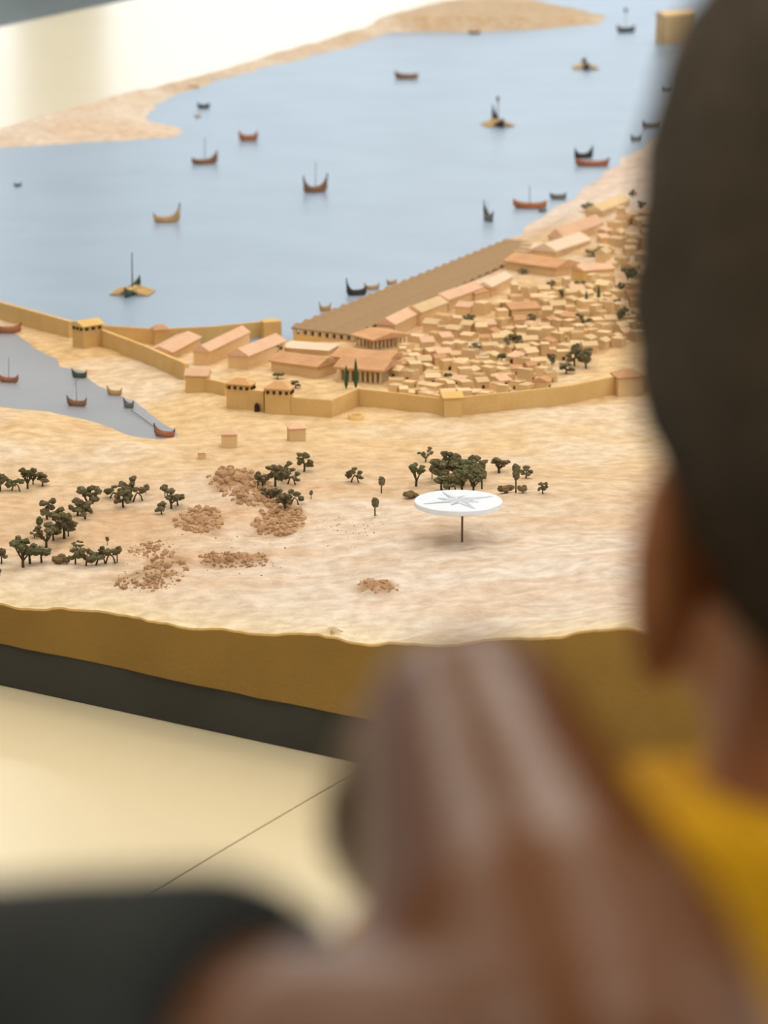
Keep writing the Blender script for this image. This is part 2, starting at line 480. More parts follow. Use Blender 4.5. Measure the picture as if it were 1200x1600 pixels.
def hit(u, v):
    d = ray(u, v)
    t0 = (0.66 - CAM[2]) / d[2]; t1 = (0.47 - CAM[2]) / d[2]
    for nn_ in (36, 9, 9, 9):
        ts = np.linspace(t0, t1, nn_)
        P = CAM[None] + d[None] * ts[:, None]
        below = P[:, 2] <= np.maximum(terrain(P[:, 0], P[:, 1]), Z_W)
        i = int(np.argmax(below)) if below.any() else len(ts) - 1
        t0, t1 = ts[max(i - 1, 0)], ts[i]
    p = CAM + d * t1
    return p
def hit_many(uv):
    uv = np.asarray(uv, float)
    D = FWD[None] + np.array([[1.0, 0, 0]]) * ((uv[:, :1] - 600) / FPX) + UPV[None] * ((800 - uv[:, 1:2]) / FPX)
    t0 = (0.66 - CAM[2]) / D[:, 2]; t1 = (0.47 - CAM[2]) / D[:, 2]
    for nn_ in (36, 9, 9, 9):
        f = np.linspace(0, 1, nn_)[None]
        ts = t0[:, None] * (1 - f) + t1[:, None] * f
        P = CAM[None, None] + D[:, None] * ts[..., None]
        below = P[..., 2] <= np.maximum(terrain(P[..., 0], P[..., 1]), Z_W)
        i = np.where(below.any(1), below.argmax(1), nn_ - 1)
        r_ = np.arange(len(uv)); t0, t1 = ts[r_, np.maximum(i - 1, 0)], ts[r_, i]
    return CAM[None] + D * t1[:, None]
def ground(x, y): return float(max(terrain(np.array([x]), np.array([y]))[0], Z_W))

# ------------------------------------------------------------------ podium and plinth
def offset_quad(q, offs):
    n = 4; lines = []
    for i in range(n):
        a, b = q[i], q[(i + 1) % n]; d = (b - a) / np.linalg.norm(b - a); out = np.array([d[1], -d[0]])
        lines.append((a + out * offs[i], d))
    return [isect(*lines[i - 1], *lines[i]) for i in range(n)]
PODQ = offset_quad(QUAD, [1.55, 1.2, 1.0, 1.56])
pod = empty('display_podium', (*PODQ[0], 0))
tag(pod, 'low cream lacquered podium carrying the harbour model', 'podium')
inv = lambda p: (p[0] - PODQ[0][0], p[1] - PODQ[0][1])
MB().prism([inv(p) for p in offset_quad(QUAD, [1.50, 1.15, .95, 1.51])], 0.0, Z_POD - 0.022).build('podium_body', M['podium'], pod)
def panel(pts):
    MB().prism([inv(p) for p in pts], Z_POD - 0.0215, Z_POD).build('panel', M['cream'], pod)
s0 = xy(at_z(200, 1415, Z_POD)); s1 = xy(at_z(552, 1208, Z_POD))
ES = (s1 - s0) / np.linalg.norm(s1 - s0)
def near_cut(k):     # seam k panels to the right of the one in view
    base = s1 + E1 * 1.5 * k
    return isect(base, ES, PODQ[0], E1), isect(base, ES, nA, E1)
g = 0.0013 * E1
cuts = [near_cut(k) for k in (-1, 0, 1)]
IQ = [q for q in offset_quad(QUAD, [-0.02] * 4)]
IQ[0] = isect(nA, E1, NL, (FL - NL) / np.linalg.norm(FL - NL)); 
panel([PODQ[0] + g, cuts[0][0] - g, cuts[0][1] - g, NL + g])
panel([cuts[0][0] + g, cuts[1][0] - g, cuts[1][1] - g, cuts[0][1] + g])
panel([cuts[1][0] + g, cuts[2][0] - g, cuts[2][1] - g, cuts[1][1] + g])
panel([cuts[2][0] + g, PODQ[1] - g, NR - g, cuts[2][1] + g])
panel([PODQ[0], NL, FL, PODQ[3]])
panel([PODQ[1], NR, FR, PODQ[2]])
panel([PODQ[3], FL, FR, PODQ[2]])
panel([NL, NR, FR, FL])
plq = offset_quad(QUAD, [-0.004] * 4)
pl = MB().prism([(p[0] - NL[0], p[1] - NL[1]) for p in plq], 0, Z_PL - Z_POD - .0005).build('model_plinth', M['plinth'])
pl.location = (*NL, Z_POD + .0005)
tag(pl, 'dark grey plinth strip under the ochre edge of the harbour model', 'plinth')

# ------------------------------------------------------------------ terrain, foam edge, water
NS, NT = 860, 760
s = np.linspace(0, 1, NS)
tt = np.linspace(0, 1, NT) ** 1.7
S, TT = np.meshgrid(s, tt)
def quadp(S, T):
    a = NL[None, None] * (1 - S[..., None]) + NR[None, None] * S[..., None]
    b = FL[None, None] * (1 - S[..., None]) + FR[None, None] * S[..., None]
    return a * (1 - T[..., None]) + b * T[..., None]
XYg = quadp(S, TT)
GX, GY = XYg[..., 0], XYg[..., 1]
wob = 0.006 * fbm(GX, GY, 14, 3) * np.exp(-TT * 60)
GX = GX + E2[0] * wob; GY = GY + E2[1] * wob
GZ = terrain(GX, GY)
# torn lip along the near edge
GZ = GZ + np.exp(-TT * 90) * 0.006 * fbm(GX, GY, 22, 3)
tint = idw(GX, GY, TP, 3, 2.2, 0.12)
n1 = fbm(GX, GY, 5, 4)[..., None]; n2 = fbm(GX * 0.6 + 3, GY * 1.6, 11, 4)[..., None]
pale = np.array(lin((238, 230, 220))); warm = np.array(lin((214, 172, 126)))
bb = ((GX - nA[0]) * E2[0] + (GY - nA[1]) * E2[1])[..., None]
tint = tint * np.array([1.0, 1.0, 1.07])
tint = tint + (pale - tint) * np.clip(n1 * 1.1 + 0.05, 0, 0.42)
tint = tint + (warm - tint) * np.clip(n2 * 0.9 - 0.08, 0, 0.3)
sm_ = soil_mask(GX, GY)[..., None]
tint = tint + (np.array(lin((186, 150, 116))) - tint) * (sm_ * np.clip(.75 + 1.0 * fbm(GX, GY, 30, 2)[..., None], 0, 1))
# bright torn plaster lip, wet sand at the shoreline
tint = tint + (np.array(lin((240, 222, 176))) - tint) * (np.exp(-TT * 160) * 0.7)[..., None]
root = empty('harbour_landscape', (*NL, Z_PL))
tag(root, 'large sand-coloured relief model of an ancient harbour on a dark plinth', 'model')
loc0 = np.array([NL[0], NL[1], Z_PL])
verts = np.stack([GX, GY, GZ], -1).reshape(-1, 3) - loc0
idx = np.arange(NS * NT).reshape(NT, NS)
quads = np.stack([idx[:-1, :-1], idx[:-1, 1:], idx[1:, 1:], idx[1:, :-1]], -1).reshape(-1, 4)
def mesh_np(name, v, q, m, smooth=True):
    me = bpy.data.meshes.new(name)
    me.vertices.add(len(v)); me.vertices.foreach_set('co', v.astype(np.float32).ravel())
    me.loops.add(q.size); me.loops.foreach_set('vertex_index', q.astype(np.int32).ravel())
    me.polygons.add(len(q)); me.polygons.foreach_set('loop_start', np.arange(0, q.size, q.shape[1], dtype=np.int32))
    me.polygons.foreach_set('loop_total', np.full(len(q), q.shape[1], dtype=np.int32))
    me.polygons.foreach_set('use_smooth', np.full(len(q), smooth))
    me.materials.append(m); me.update(calc_edges=True); me.validate()
    return me
tm = mesh_np('terrain', verts, quads, M['sand'])
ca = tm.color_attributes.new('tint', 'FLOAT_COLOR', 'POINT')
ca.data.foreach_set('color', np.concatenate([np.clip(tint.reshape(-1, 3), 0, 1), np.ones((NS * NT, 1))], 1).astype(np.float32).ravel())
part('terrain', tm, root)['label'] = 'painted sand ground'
# foam skirt round the whole model
ring = np.concatenate([idx[0, :], idx[1:, -1], idx[-1, -2::-1], idx[-2:0:-1, 0]])
top = verts[ring].copy(); top[:, 2] -= 0.0025
bot = verts[ring].copy(); bot[:, 2] = 0.0
mid = top * 0.5 + bot * 0.5
fv = np.concatenate([bot, mid, top]); n = len(ring); i0 = np.arange(n); i1 = (i0 + 1) % n
fq = np.concatenate([np.stack([i0 + k * n, i1 + k * n, i1 + (k + 1) * n, i0 + (k + 1) * n], -1) for k in (0, 1)])
part('foam_edge', mesh_np('foam_edge', fv, fq, M['foam']), root)['label'] = 'ochre foam side of the relief'
# crust: thin bright lip closing the seam between foam and ground
cv = np.concatenate([top, verts[ring]]); cq = np.stack([i0, i1, i1 + n, i0 + n], -1)
part('plaster_lip', mesh_np('plaster_lip', cv, cq, M['wall_top']), root)
# water sheets
sdm = poly_sd(GX, GY, MAIN); sdh = poly_sd(GX, GY, HARB)
for nm, sd, m, lb in (('sea', sdm, M['water'], 'pale blue painted sea'), ('harbour_basin', sdh, M['harbour'], 'grey painted harbour basin')):
    inside = sd > -0.05
    if nm == 'harbour_basin': inside &= sdh > sdm - 0.02
    fm = inside[:-1, :-1] & inside[1:, :-1] & inside[:-1, 1:] & inside[1:, 1:]
    q = quads[fm.reshape(-1)]
    used, invx = np.unique(q, return_inverse=True)
    vv = verts[used].copy(); vv[:, 2] = Z_W - Z_PL
    part(nm, mesh_np(nm, vv, invx.reshape(-1, 4), m), root)['label'] = lb

# ------------------------------------------------------------------ town: walls, towers, houses
def np3(p): return np.array([p[0], p[1], p[2]], float)
UPF = 1.0 / math.cos(PITCH)
CTX = {}

def wall_run(pts, hpx, thick_px, label, merlon=False, depth=0.02):
    """a stretch of town wall along pixel base points; body, walkway and parapet"""
    P = [hit(u, v) for u, v in pts]
    base = P[0]
    r = empty('town_wall', base); tag(r, label, 'wall', 'ochre town walls of the model')
    sc = np.mean([pxs(p) for p in P]); th = thick_px * sc / 2
    def offs(d):
        out = []
        for i in range(len(P)):
            a = P[max(i - 1, 0)]; b = P[min(i + 1, len(P) - 1)]
            t = xy(b - a); t /= np.linalg.norm(t); nrm = np.array([-t[1], t[0]])
            out.append(xy(P[i]) + nrm * d)
        return out
    L, R = offs(th), offs(-th); L2, R2 = offs(th * .55), offs(-th * .55)
    hs = [(hpx if not hasattr(hpx, '__len__') else hpx[i]) * pxs(P[i]) * UPF for i in range(len(P))]
    zt = [P[i][2] + hs[i] for i in range(len(P))]
    zb = [P[i][2] - depth for i in range(len(P))]
    lo = lambda q: (q[0] - base[0], q[1] - base[1])
    body = MB(); walk = MB(); par = MB()
    for i in range(len(P) - 1):
        body.prism([lo(R[i]), lo(R[i + 1]), lo(L[i + 1]), lo(L[i])], [zb[i] - base[2], zb[i + 1] - base[2]] + [zb[i + 1] - base[2], zb[i] - base[2]],
                   [zt[i] - base[2], zt[i + 1] - base[2], zt[i + 1] - base[2], zt[i] - base[2]])
        e = .0012
        walk.prism([lo(R[i]), lo(R[i + 1]), lo(L[i + 1]), lo(L[i])], [zt[i] - base[2], zt[i + 1] - base[2], zt[i + 1] - base[2], zt[i] - base[2]],
                   [zt[i] - base[2] + e, zt[i + 1] - base[2] + e, zt[i + 1] - base[2] + e, zt[i] - base[2] + e])
        ph = 2.0 * sc
        par.prism([lo(R[i]), lo(R[i + 1]), lo(R2[i + 1]), lo(R2[i])], [zt[i] - base[2] + e, zt[i + 1] - base[2] + e] + [zt[i + 1] - base[2] + e, zt[i] - base[2] + e],
                  [zt[i] - base[2] + ph, zt[i + 1] - base[2] + ph, zt[i + 1] - base[2] + ph, zt[i] - base[2] + ph])
    body.build('wall_body', M['wall'], r); walk.build('walkway', M['wall_top'], r); par.build('parapet', M['wall'], r)
    return r

def gable(mb, L, W, z, h, ov, t=None, hip=False):
    """gabled roof along x, centred, eaves at z"""
    l, w = L / 2 + ov, W / 2 + ov
    t = t or h * .22
    rl = l if not hip else l * .35
    vs = [(-l, -w, z), (l, -w, z), (l, w, z), (-l, w, z), (-rl, 0, z + h), (rl, 0, z + h),
          (-l, -w, z + t), (l, -w, z + t), (l, w, z + t), (-l, w, z + t), (-rl, 0, z + h + t), (rl, 0, z + h + t)]
    fs = [(6, 7, 11, 10), (8, 9, 10, 11), (0, 1, 7, 6), (2, 3, 9, 8), (0, 3, 2, 1)]
    fs += [(1, 2, 8, 11, 7), (3, 0, 6, 10, 9)] if not hip else [(1, 2, 8, 7), (3, 0, 6, 9), (7, 8, 11), (9, 6, 10)]
    mb.add(vs, fs)

def building(name, a, b, c, wpx, rpx, label, cat='building', roof='terracotta', wall='house', group=None, colonnade=0, hip=False, ov=.06, openings=0, pent=False, arch=False):
    """a: near corner pixel, b: pixel along the long side, c: pixel along the short side; heights in pixels"""
    A = hit(*a); B = at_z(*b, A[2]); C_ = at_z(*c, A[2])
    u = xy(B - A); L = np.linalg.norm(u); u /= L
    w = xy(C_ - A); n = np.array([-u[1], u[0]]); W = float(w @ n); sg = 1 if W > 0 else -1; W = max(abs(W), L * .16)
    cen = xy(A) + u * L / 2 + n * sg * W / 2
    sc = pxs(A); hw = wpx * sc * UPF; hr = rpx * sc * UPF
    z0 = min(ground(*(cen + u * L / 2 * i + n * W / 2 * j)) for i in (-1, 1) for j in (-1, 1))
    r = empty(name, (cen[0], cen[1], z0), math.atan2(u[1], u[0]))
    tag(r, label, cat, group)
    zt = hw + (A[2] - z0)
    body = MB()
    ov = ov * W
    if colonnade:
        body.box(-L / 2, L / 2, -W / 2, W / 2, -.004, zt * .12)
        body.box(-L / 2 + W * .22, L / 2 - W * .22, -W * .26, W * .26, zt * .12, zt)
        body.box(-L / 2, L / 2, -W / 2, W / 2, zt * .9, zt)
    else:
        body.box(-L / 2, L / 2, -W / 2, W / 2, -.004, zt)
    # gable ends
    for sx in (-1, 1):
        if not hip and rpx:
            x0 = sx * L / 2; x1 = x0 - sx * min(L * .05, .01)
            body.add([(x0, -W / 2, zt), (x0, W / 2, zt), (x0, 0, zt + hr), (x1, -W / 2, zt), (x1, W / 2, zt), (x1, 0, zt + hr)],
                     [(0, 1, 2), (5, 4, 3), (0, 3, 4, 1), (1, 4, 5, 2), (2, 5, 3, 0)])
    body.build('walls', M[wall], r)
    if rpx:
        rf = MB(); gable(rf, L, W, zt, hr, ov, hip=hip); rf.build('roof', M[roof], r)
    else:
        MB().box(-L / 2 - ov, L / 2 + ov, -W / 2 - ov, W / 2 + ov, zt, zt + .1 * hw).build('roof', M[roof], r)
    if colonnade:
        cr = min(L, W) * .035
        me = MB().tube([(0, 0, zt * .12), (0, 0, zt * .9)], [cr * 1.1, cr * .9], 7).mesh('column', M['column'])
        for k in range(colonnade):
            x = -L / 2 + cr * 2 + (L - 4 * cr) * k / (colonnade - 1)
            for sy in (-1, 1):
                p = part('column', me, r); p.location = (x, sy * (W / 2 - cr * 2), 0)
        nw = max(2, int(colonnade * W / L))
        for k in range(1, nw):
            y = -W / 2 + 2 * cr + (W - 4 * cr) * k / nw
            for sx in (-1, 1):
                p = part('column', me, r); p.location = (sx * (L / 2 - cr * 2), y, 0)
    if openings:
        for sy in (-1, 1):
            for k in range(openings):
                x = -L / 2 + L * (k + .5) / openings
                MB().box(x - L * .22 / openings, x + L * .22 / openings, sy * (W / 2 + .0008) - .001, sy * (W / 2 + .0008) + .001, zt * .83, zt * .95).build('opening', M['dark'], r)
        for sx in (-1, 1):
            for k in range(openings):
                y = -W / 2 + W * (k + .5) / openings
                MB().box(sx * (L / 2 + .0008) - .001, sx * (L / 2 + .0008) + .001, y - W * .22 / openings, y + W * .22 / openings, zt * .83, zt * .95).build('opening', M['dark'], r)
    if arch:
        MB().box(-L * .16, L * .16, -W / 2 - .0015, -W / 2 + .001, 0, zt * .5).tube([(0, -W / 2 - .0015, zt * .5), (0, -W / 2 + .001, zt * .5)], L * .16, 10).build('gateway', M['dark'], r)
    return r

# walls (pixel base lines)
wall_run([(-160, 462), (0, 497), (112, 528)], 24, 9, 'ochre mole wall running off to the left between sea and harbour basin')
wall_run([(158, 540), (225, 565), (292, 594)], 24, 8, 'sloping ochre wall from the mole tower down to the town corner')
wall_run([(160, 532), (250, 538), (330, 534), (408, 526)], 22, 8, 'ochre sea wall behind the pink-roofed warehouses')
wall_run([(322, 612), (354, 619)], 19, 7, 'short ochre wall left of the twin gate towers')
wall_run([(388, 640), (414, 643)], 30, 9, 'low ochre curtain wall with the gateway between twin towers')
wall_run([(452, 647), (517, 652), (559, 633)], 25, 7, 'angled ochre wall right of the twin gate towers')
wall_run([(559, 633), (625, 640), (694, 649)], 24, 7, 'ochre front wall before the two cypresses and town')
wall_run([(720, 648), (800, 640), (890, 630), (968, 614)], 26, 7, 'long ochre front wall stretching to the person in yellow')
wall_run([(1002, 612), (1100, 604), (1250, 600)], 24, 7, 'ochre wall stretch hidden behind the person in yellow')
# gateway in the curtain wall
gw = hit(402, 642); gs = pxs(gw)
g = MB(); g.box(-4 * gs, 4 * gs, -.004, .004, 0, 9 * gs); g.tube([(0, -.004, 9 * gs), (0, .004, 9 * gs)], 4 * gs, 10)
go = g.build('gateway', M['dark']); go.location = (gw[0], gw[1] - 5.2 * gs, gw[2]); go.rotation_euler = (0, 0, .1)
tag(go, 'small dark arched gateway between the twin gate towers', 'gateway')

building('wall_tower', (131, 545), (161, 540), (112, 541), 33, 7, 'tan roofed tower on the mole where the walls meet', 'tower', 'wall_top', 'wall', openings=3, ov=.1)
building('wall_tower', (242, 541), (264, 540), (236, 537), 24, 6, 'small pink-capped tower midway along the sea wall', 'tower', 'terracotta', 'wall', hip=True, ov=.1)
building('wall_tower', (413, 531), (440, 529), (407, 528), 26, 4, 'tower at the open end of the sea wall by the sheds', 'tower', 'wall_top', 'wall', hip=True, ov=.02)
building('wall_tower', (290, 614), (324, 615), (286, 608), 26, 8, 'squat corner house at the foot of the sloping wall', 'tower', 'pinkroof', 'wall', ov=.08)
building('wall_tower', (354, 638), (391, 641), (350, 633), 37, 8, 'left of the twin gate towers with dark slits under its roof', 'tower', 'tower_roof', 'wall', hip=True, openings=4, ov=.08)
building('wall_tower', (414, 646), (453, 648), (411, 641), 37, 9, 'right of the twin gate towers with dark slits under its roof', 'tower', 'tower_roof', 'wall', hip=True, openings=4, ov=.08)
building('wall_tower', (694, 653), (722, 652), (690, 645), 30, 6, 'narrow tower in the middle of the front wall', 'tower', 'wall_top', 'wall', ov=.08)
building('wall_tower', (966, 620), (1006, 618), (962, 612), 28, 9, 'brown rounded tower of the front wall beside the person in yellow', 'tower', 'terracotta', 'house', hip=True)

# named buildings inside the walls
building('warehouse', (269, 562), (313, 538), (243, 553), 10, 8, 'leftmost pink-roofed warehouse behind the sloping wall', 'warehouse', 'pinkroof')
building('warehouse', (327, 571), (390, 540), (303, 569), 20, 9, 'tallest long warehouse with pale pink roof by the sea wall', 'warehouse', 'pinkroof')
building('warehouse', (388, 577), (446, 553), (359, 573), 19, 10, 'pink-roofed warehouse with a dark bush behind it', 'warehouse', 'pinkroof')
building('meeting_hall', (495, 592), (424, 582), (515, 581), 17, 10, 'broad terracotta-roofed hall behind the twin gate towers', 'hall', 'terracotta')
building('open_court', (512, 556), (440, 551), (520, 546), 8, 0, 'pale flat-topped court building in front of the ship sheds', 'court', 'paleroof')
building('stoa', (597, 602), (526, 596), (608, 588), 21, 11, 'terracotta-roofed stoa with columns behind the two cypresses', 'stoa', 'terracotta', colonnade=9)
building('long_house', (604, 580), (520, 572), (612, 566), 14, 8, 'long brown-roofed house just behind the colonnaded stoa', 'house', 'terracotta')
building('temple', (583, 549), (553, 541), (610, 534), 17, 7, 'small terracotta-roofed temple with white columns by the sheds', 'temple', 'terracotta', colonnade=6)
building('long_house', (617, 529), (657, 509), (597, 522), 20, 9, 'pink barrel-roofed house next to the temple', 'house', 'pinkroof')
building('long_house', (658, 510), (699, 494), (642, 503), 20, 9, 'tan-roofed house second along the sheds from the temple', 'house', 'house_roof')
building('long_house', (700, 486), (755, 466), (684, 478), 16, 8, 'pink house third along the sheds from the temple', 'house', 'pinkroof')
building('long_house', (768, 464), (800, 447), (752, 458), 14, 7, 'pale-roofed house fourth along the sheds from the temple', 'house', 'paleroof')
building('long_house', (868, 432), (790, 421), (893, 423), 12, 9, 'long brown-roofed hall at the far end of the sheds', 'hall', 'terracotta')
building('long_house', (880, 385), (942, 362), (868, 379), 12, 12, 'pale pink long house at the top of the beach', 'house', 'pinkroof')
building('long_house', (868, 404), (922, 386), (842, 398), 10, 10, 'pale gabled house between the beach and the brown hall', 'house', 'paleroof')
building('long_house', (830, 396), (860, 398), (845, 388), 7, 5, 'low pale shed on the beach beside the quay end', 'house', 'paleroof')
building('long_house', (912, 442), (960, 438), (906, 434), 18, 5, 'yellow-fronted block above the crowded town houses', 'house', 'pinkroof', 'wall_top')
building('long_house', (940, 340), (985, 322), (925, 334), 9, 8, 'tan gabled house beside the far beach trees', 'house', 'house_roof')
building('long_house', (800, 500), (842, 498), (792, 490), 16, 5, 'wide brown block in the middle of the town', 'house', 'terracotta')
building('long_house', (742, 470), (775, 462), (732, 463), 10, 5, 'round-topped terracotta house near the ship sheds', 'house', 'terracotta')
building('long_house', (1040, 70), (1088, 68), (1034, 66), 42, 6, 'far tan fort block showing beside the hair at the top', 'fort', 'house_roof', 'house')

# small altars / tombs outside the wall and the round well
building('field_shrine', (346, 700), (370, 700), (343, 694), 20, 5, 'small shrine with pinkish roof outside the wall, left of the pair', 'shrine', 'pinkroof', 'house', hip=True)
building('field_shrine', (453, 690), (478, 689), (449, 683), 19, 5, 'small shrine with pinkish roof outside the wall, right of the pair', 'shrine', 'pinkroof', 'house', hip=True)
building('field_shrine', (309, 718), (321, 718), (307, 714), 10, 2, 'low stump-like stone nearest the soil heaps', 'stone', 'house_roof', 'house', hip=True)
w = hit(556, 655); sc = pxs(w)
r = empty('round_well', w); tag(r, 'round tan well on the sand before the front wall', 'well')
mb = MB(); R0, R1, hh = 13 * sc, 8 * sc, 7 * sc
vs = []; fs = []
for k in range(20):
    a = 2 * math.pi * k / 20; cx, sy = math.cos(a), math.sin(a)
    vs += [(R0 * cx, R0 * sy, -.005), (R0 * .96 * cx, R0 * .96 * sy, hh), (R1 * cx, R1 * sy, hh), (R1 * cx, R1 * sy, .001)]
for k in range(20):
    p, q = 4 * k, 4 * ((k + 1) % 20)
    fs += [(p, q, q + 1, p + 1), (p + 1, q + 1, q + 2, p + 2), (p + 2, q + 2, q + 3, p + 3)]
mb.add(vs, fs).build('rim', M['wall_top'], r, True)
MB().tube([(0, 0, -.004), (0, 0, .0015)], R1 * 1.01, 20).build('well_shaft', M['dark'], r)

# ------------------------------------------------------------------ quay with ship sheds
NSH = 26
Q0, Q1 = at_z(458, 533, .5), at_z(795, 393, .5)
R0_, R1_ = at_z(552, 545, .5), at_z(862, 399, .5)
qb = MB()
cq = [xy(Q0), xy(R0_), xy(R1_), xy(Q1)]
q_loc = cq[0]
qb.prism([(p[0] - q_loc[0], p[1] - q_loc[1]) for p in cq], Z_W - .012 - .5, .512 - .5)
qo = qb.build('stone_quay', M['wall_top']); qo.location = (*q_loc, .5)
tag(qo, 'low stone quay under the long row of ship sheds', 'quay')
colh = 10 * pxs(Q0); rz_ = 4.0 * pxs(Q0)
colmesh = {}
for i in range(NSH):
    f0, f1 = i / NSH, (i + 1) / NSH
    a = xy(Q0 * (1 - f0) + Q1 * f0); b = xy(R0_ * (1 - f0) + R1_ * f0)
    c = xy(R0_ * (1 - f1) + R1_ * f1); d = xy(Q0 * (1 - f1) + Q1 * f1)
    zb = .512
    r = empty('ship_shed', (*a, zb))
    if i == 0: lb = 'taupe gabled ship shed nearest the viewer, its columns in the open'
    elif i == NSH - 1: lb = 'taupe gabled ship shed at the far end of the quay'
    else: lb = 'taupe gabled ship shed, ' + ['second', 'third', 'fourth', 'fifth', 'sixth', 'seventh', 'eighth', 'ninth', 'tenth', 'eleventh', 'twelfth', 'thirteenth', 'fourteenth', 'fifteenth', 'sixteenth',
       'seventeenth', 'eighteenth', 'nineteenth', 'twentieth', 'twenty-first', 'twenty-second', 'twenty-third', 'twenty-fourth', 'twenty-fifth'][i - 1] + ' from the near end of the row'
    tag(r, lb, 'ship shed', 'ship sheds along the quay')
    lo = lambda p: np.array([p[0] - a[0], p[1] - a[1]])
    a_, b_, c_, d_ = lo(a), lo(b), lo(c), lo(d)
    ex = (a_ - b_) * .03
    m0, m1 = (a_ + d_) / 2 + ex, (b_ + c_) / 2 - ex * .4
    a2, d2, b2, c2 = a_ + ex, d_ + ex, b_ - ex * .4, c_ - ex * .4
    z1 = colh; z2 = colh + rz_
    t = .003
    rv = [(*a2, z1), (*b2, z1), (*c2, z1), (*d2, z1), (*m0, z2), (*m1, z2)]
    rv += [(x, y, z - t) for x, y, z in rv]
    MB().add(rv, [(0, 1, 5, 4), (2, 3, 4, 5), (6, 10, 11, 7), (8, 11, 10, 9), (0, 6, 7, 1), (2, 8, 9, 3), (0, 4, 10, 6), (4, 3, 9, 10), (1, 7, 11, 5), (5, 11, 8, 2)]).build('roof', M['shed'], r)
    nc = 9 if i < 2 else 4
    cr = .0045
    cm = MB().tube([(0, 0, 0), (0, 0, z1 - t)], cr, 6).mesh('column', M['column'])
    for k in range(nc):
        f = .02 + .96 * k / (nc - 1)
        p = part('column', cm, r); q = a_ * (1 - f) + b_ * f + (d_ - a_) * .08; p.location = (*q, 0)
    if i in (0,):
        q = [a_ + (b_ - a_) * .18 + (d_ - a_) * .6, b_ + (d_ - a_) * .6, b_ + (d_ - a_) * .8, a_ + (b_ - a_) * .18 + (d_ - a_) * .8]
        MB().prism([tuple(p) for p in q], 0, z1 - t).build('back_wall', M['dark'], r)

# ------------------------------------------------------------------ small houses of the crowded town
def house_variants():
    out = []
    def flat(h1, par):
        w = MB().box(-.5, .5, -.5, .5, -.2, 1 * h1)
        rf = MB()
        rf.box(-.5, .5, -.5, .5, h1, h1 + .05)
        if par:
            rf.box(-.5, .5, -.5, -.42, h1 + .05, h1 + .16).box(-.5, .5, .42, .5, h1 + .05, h1 + .16).box(-.5, -.42, -.42, .42, h1 + .05, h1 + .16).box(.42, .5, -.42, .42, h1 + .05, h1 + .16)
        return w, rf, 'house_roof'
    out.append(flat(.8, True)); out.append(flat(1.0, False))
    for hr, mt in ((.35, 'house_roof'), (.28, 'house_roof'), (.32, 'terracotta')):
        w = MB().box(-.5, .5, -.5, .5, -.2, .7)
        for sx in (-1, 1):
            w.add([(sx * .5, -.5, .7), (sx * .5, .5, .7), (sx * .5, 0, .7 + hr), (sx * .45, -.5, .7), (sx * .45, .5, .7), (sx * .45, 0, .7 + hr)],
                  [(0, 1, 2), (5, 4, 3), (1, 4, 5, 2), (2, 5, 3, 0)])
        rf = MB(); gable(rf, 1, 1, .7, hr, .06)
        out.append((w, rf, mt))
    w = MB().box(-.5, .5, -.5, .5, -.2, .6).box(-.5, .05, -.5, .5, .6, 1.05)
    rf = MB().box(-.53, .08, -.53, .53, 1.05, 1.12).box(.08, .53, -.53, .53, .6, .66)
    out.append((w, rf, 'house_roof'))
    w = MB().box(-.5, .5, -.5, .5, -.2, .62)
    rf = MB().add([(-.55, -.55, .6), (.55, -.55, .6), (.55, .55, .85), (-.55, .55, .85), (-.55, -.55, .68), (.55, -.55, .68), (.55, .55, .94), (-.55, .55, .94)],
                  [(0, 3, 2, 1), (4, 5, 6, 7), (0, 1, 5, 4), (1, 2, 6, 5), (2, 3, 7, 6), (3, 0, 4, 7)])
    out.append((w, rf, 'pinkroof'))
    door = MB().box(-.12, .12, -.512, -.49, -.1, .42).mesh('doorway', M['dark'])
    return [(w.mesh('walls', M['house']), rf.mesh('roof', M[mt]), door) for w, rf, mt in out]
HV = house_variants()
town_px = [(612, 612), (604, 596), (622, 560), (640, 540), (690, 506), (760, 474), (830, 450), (900, 445), (985, 440), (1030, 440), (1040, 520), (985, 538), (945, 545),
           (905, 590), (850, 610), (760, 624), (690, 632), (640, 624)]
town2_px = [(925, 420), (940, 372), (960, 345), (1000, 330), (1060, 330), (1060, 430)]
keep_out = [(700, 590, 16), (742, 548, 14), (790, 562, 14), (800, 535, 14), (908, 572, 26), (885, 585, 22), (862, 568, 16), (735, 505, 14), (822, 492, 26), (752, 466, 22)]
placed = []
def inpoly(u, v, poly):
    return bool(poly_sd(np.array([float(u)]), np.array([float(v)]), [np.array(p, float) for p in poly])[0] > 0)
hn = 0
tries = 0
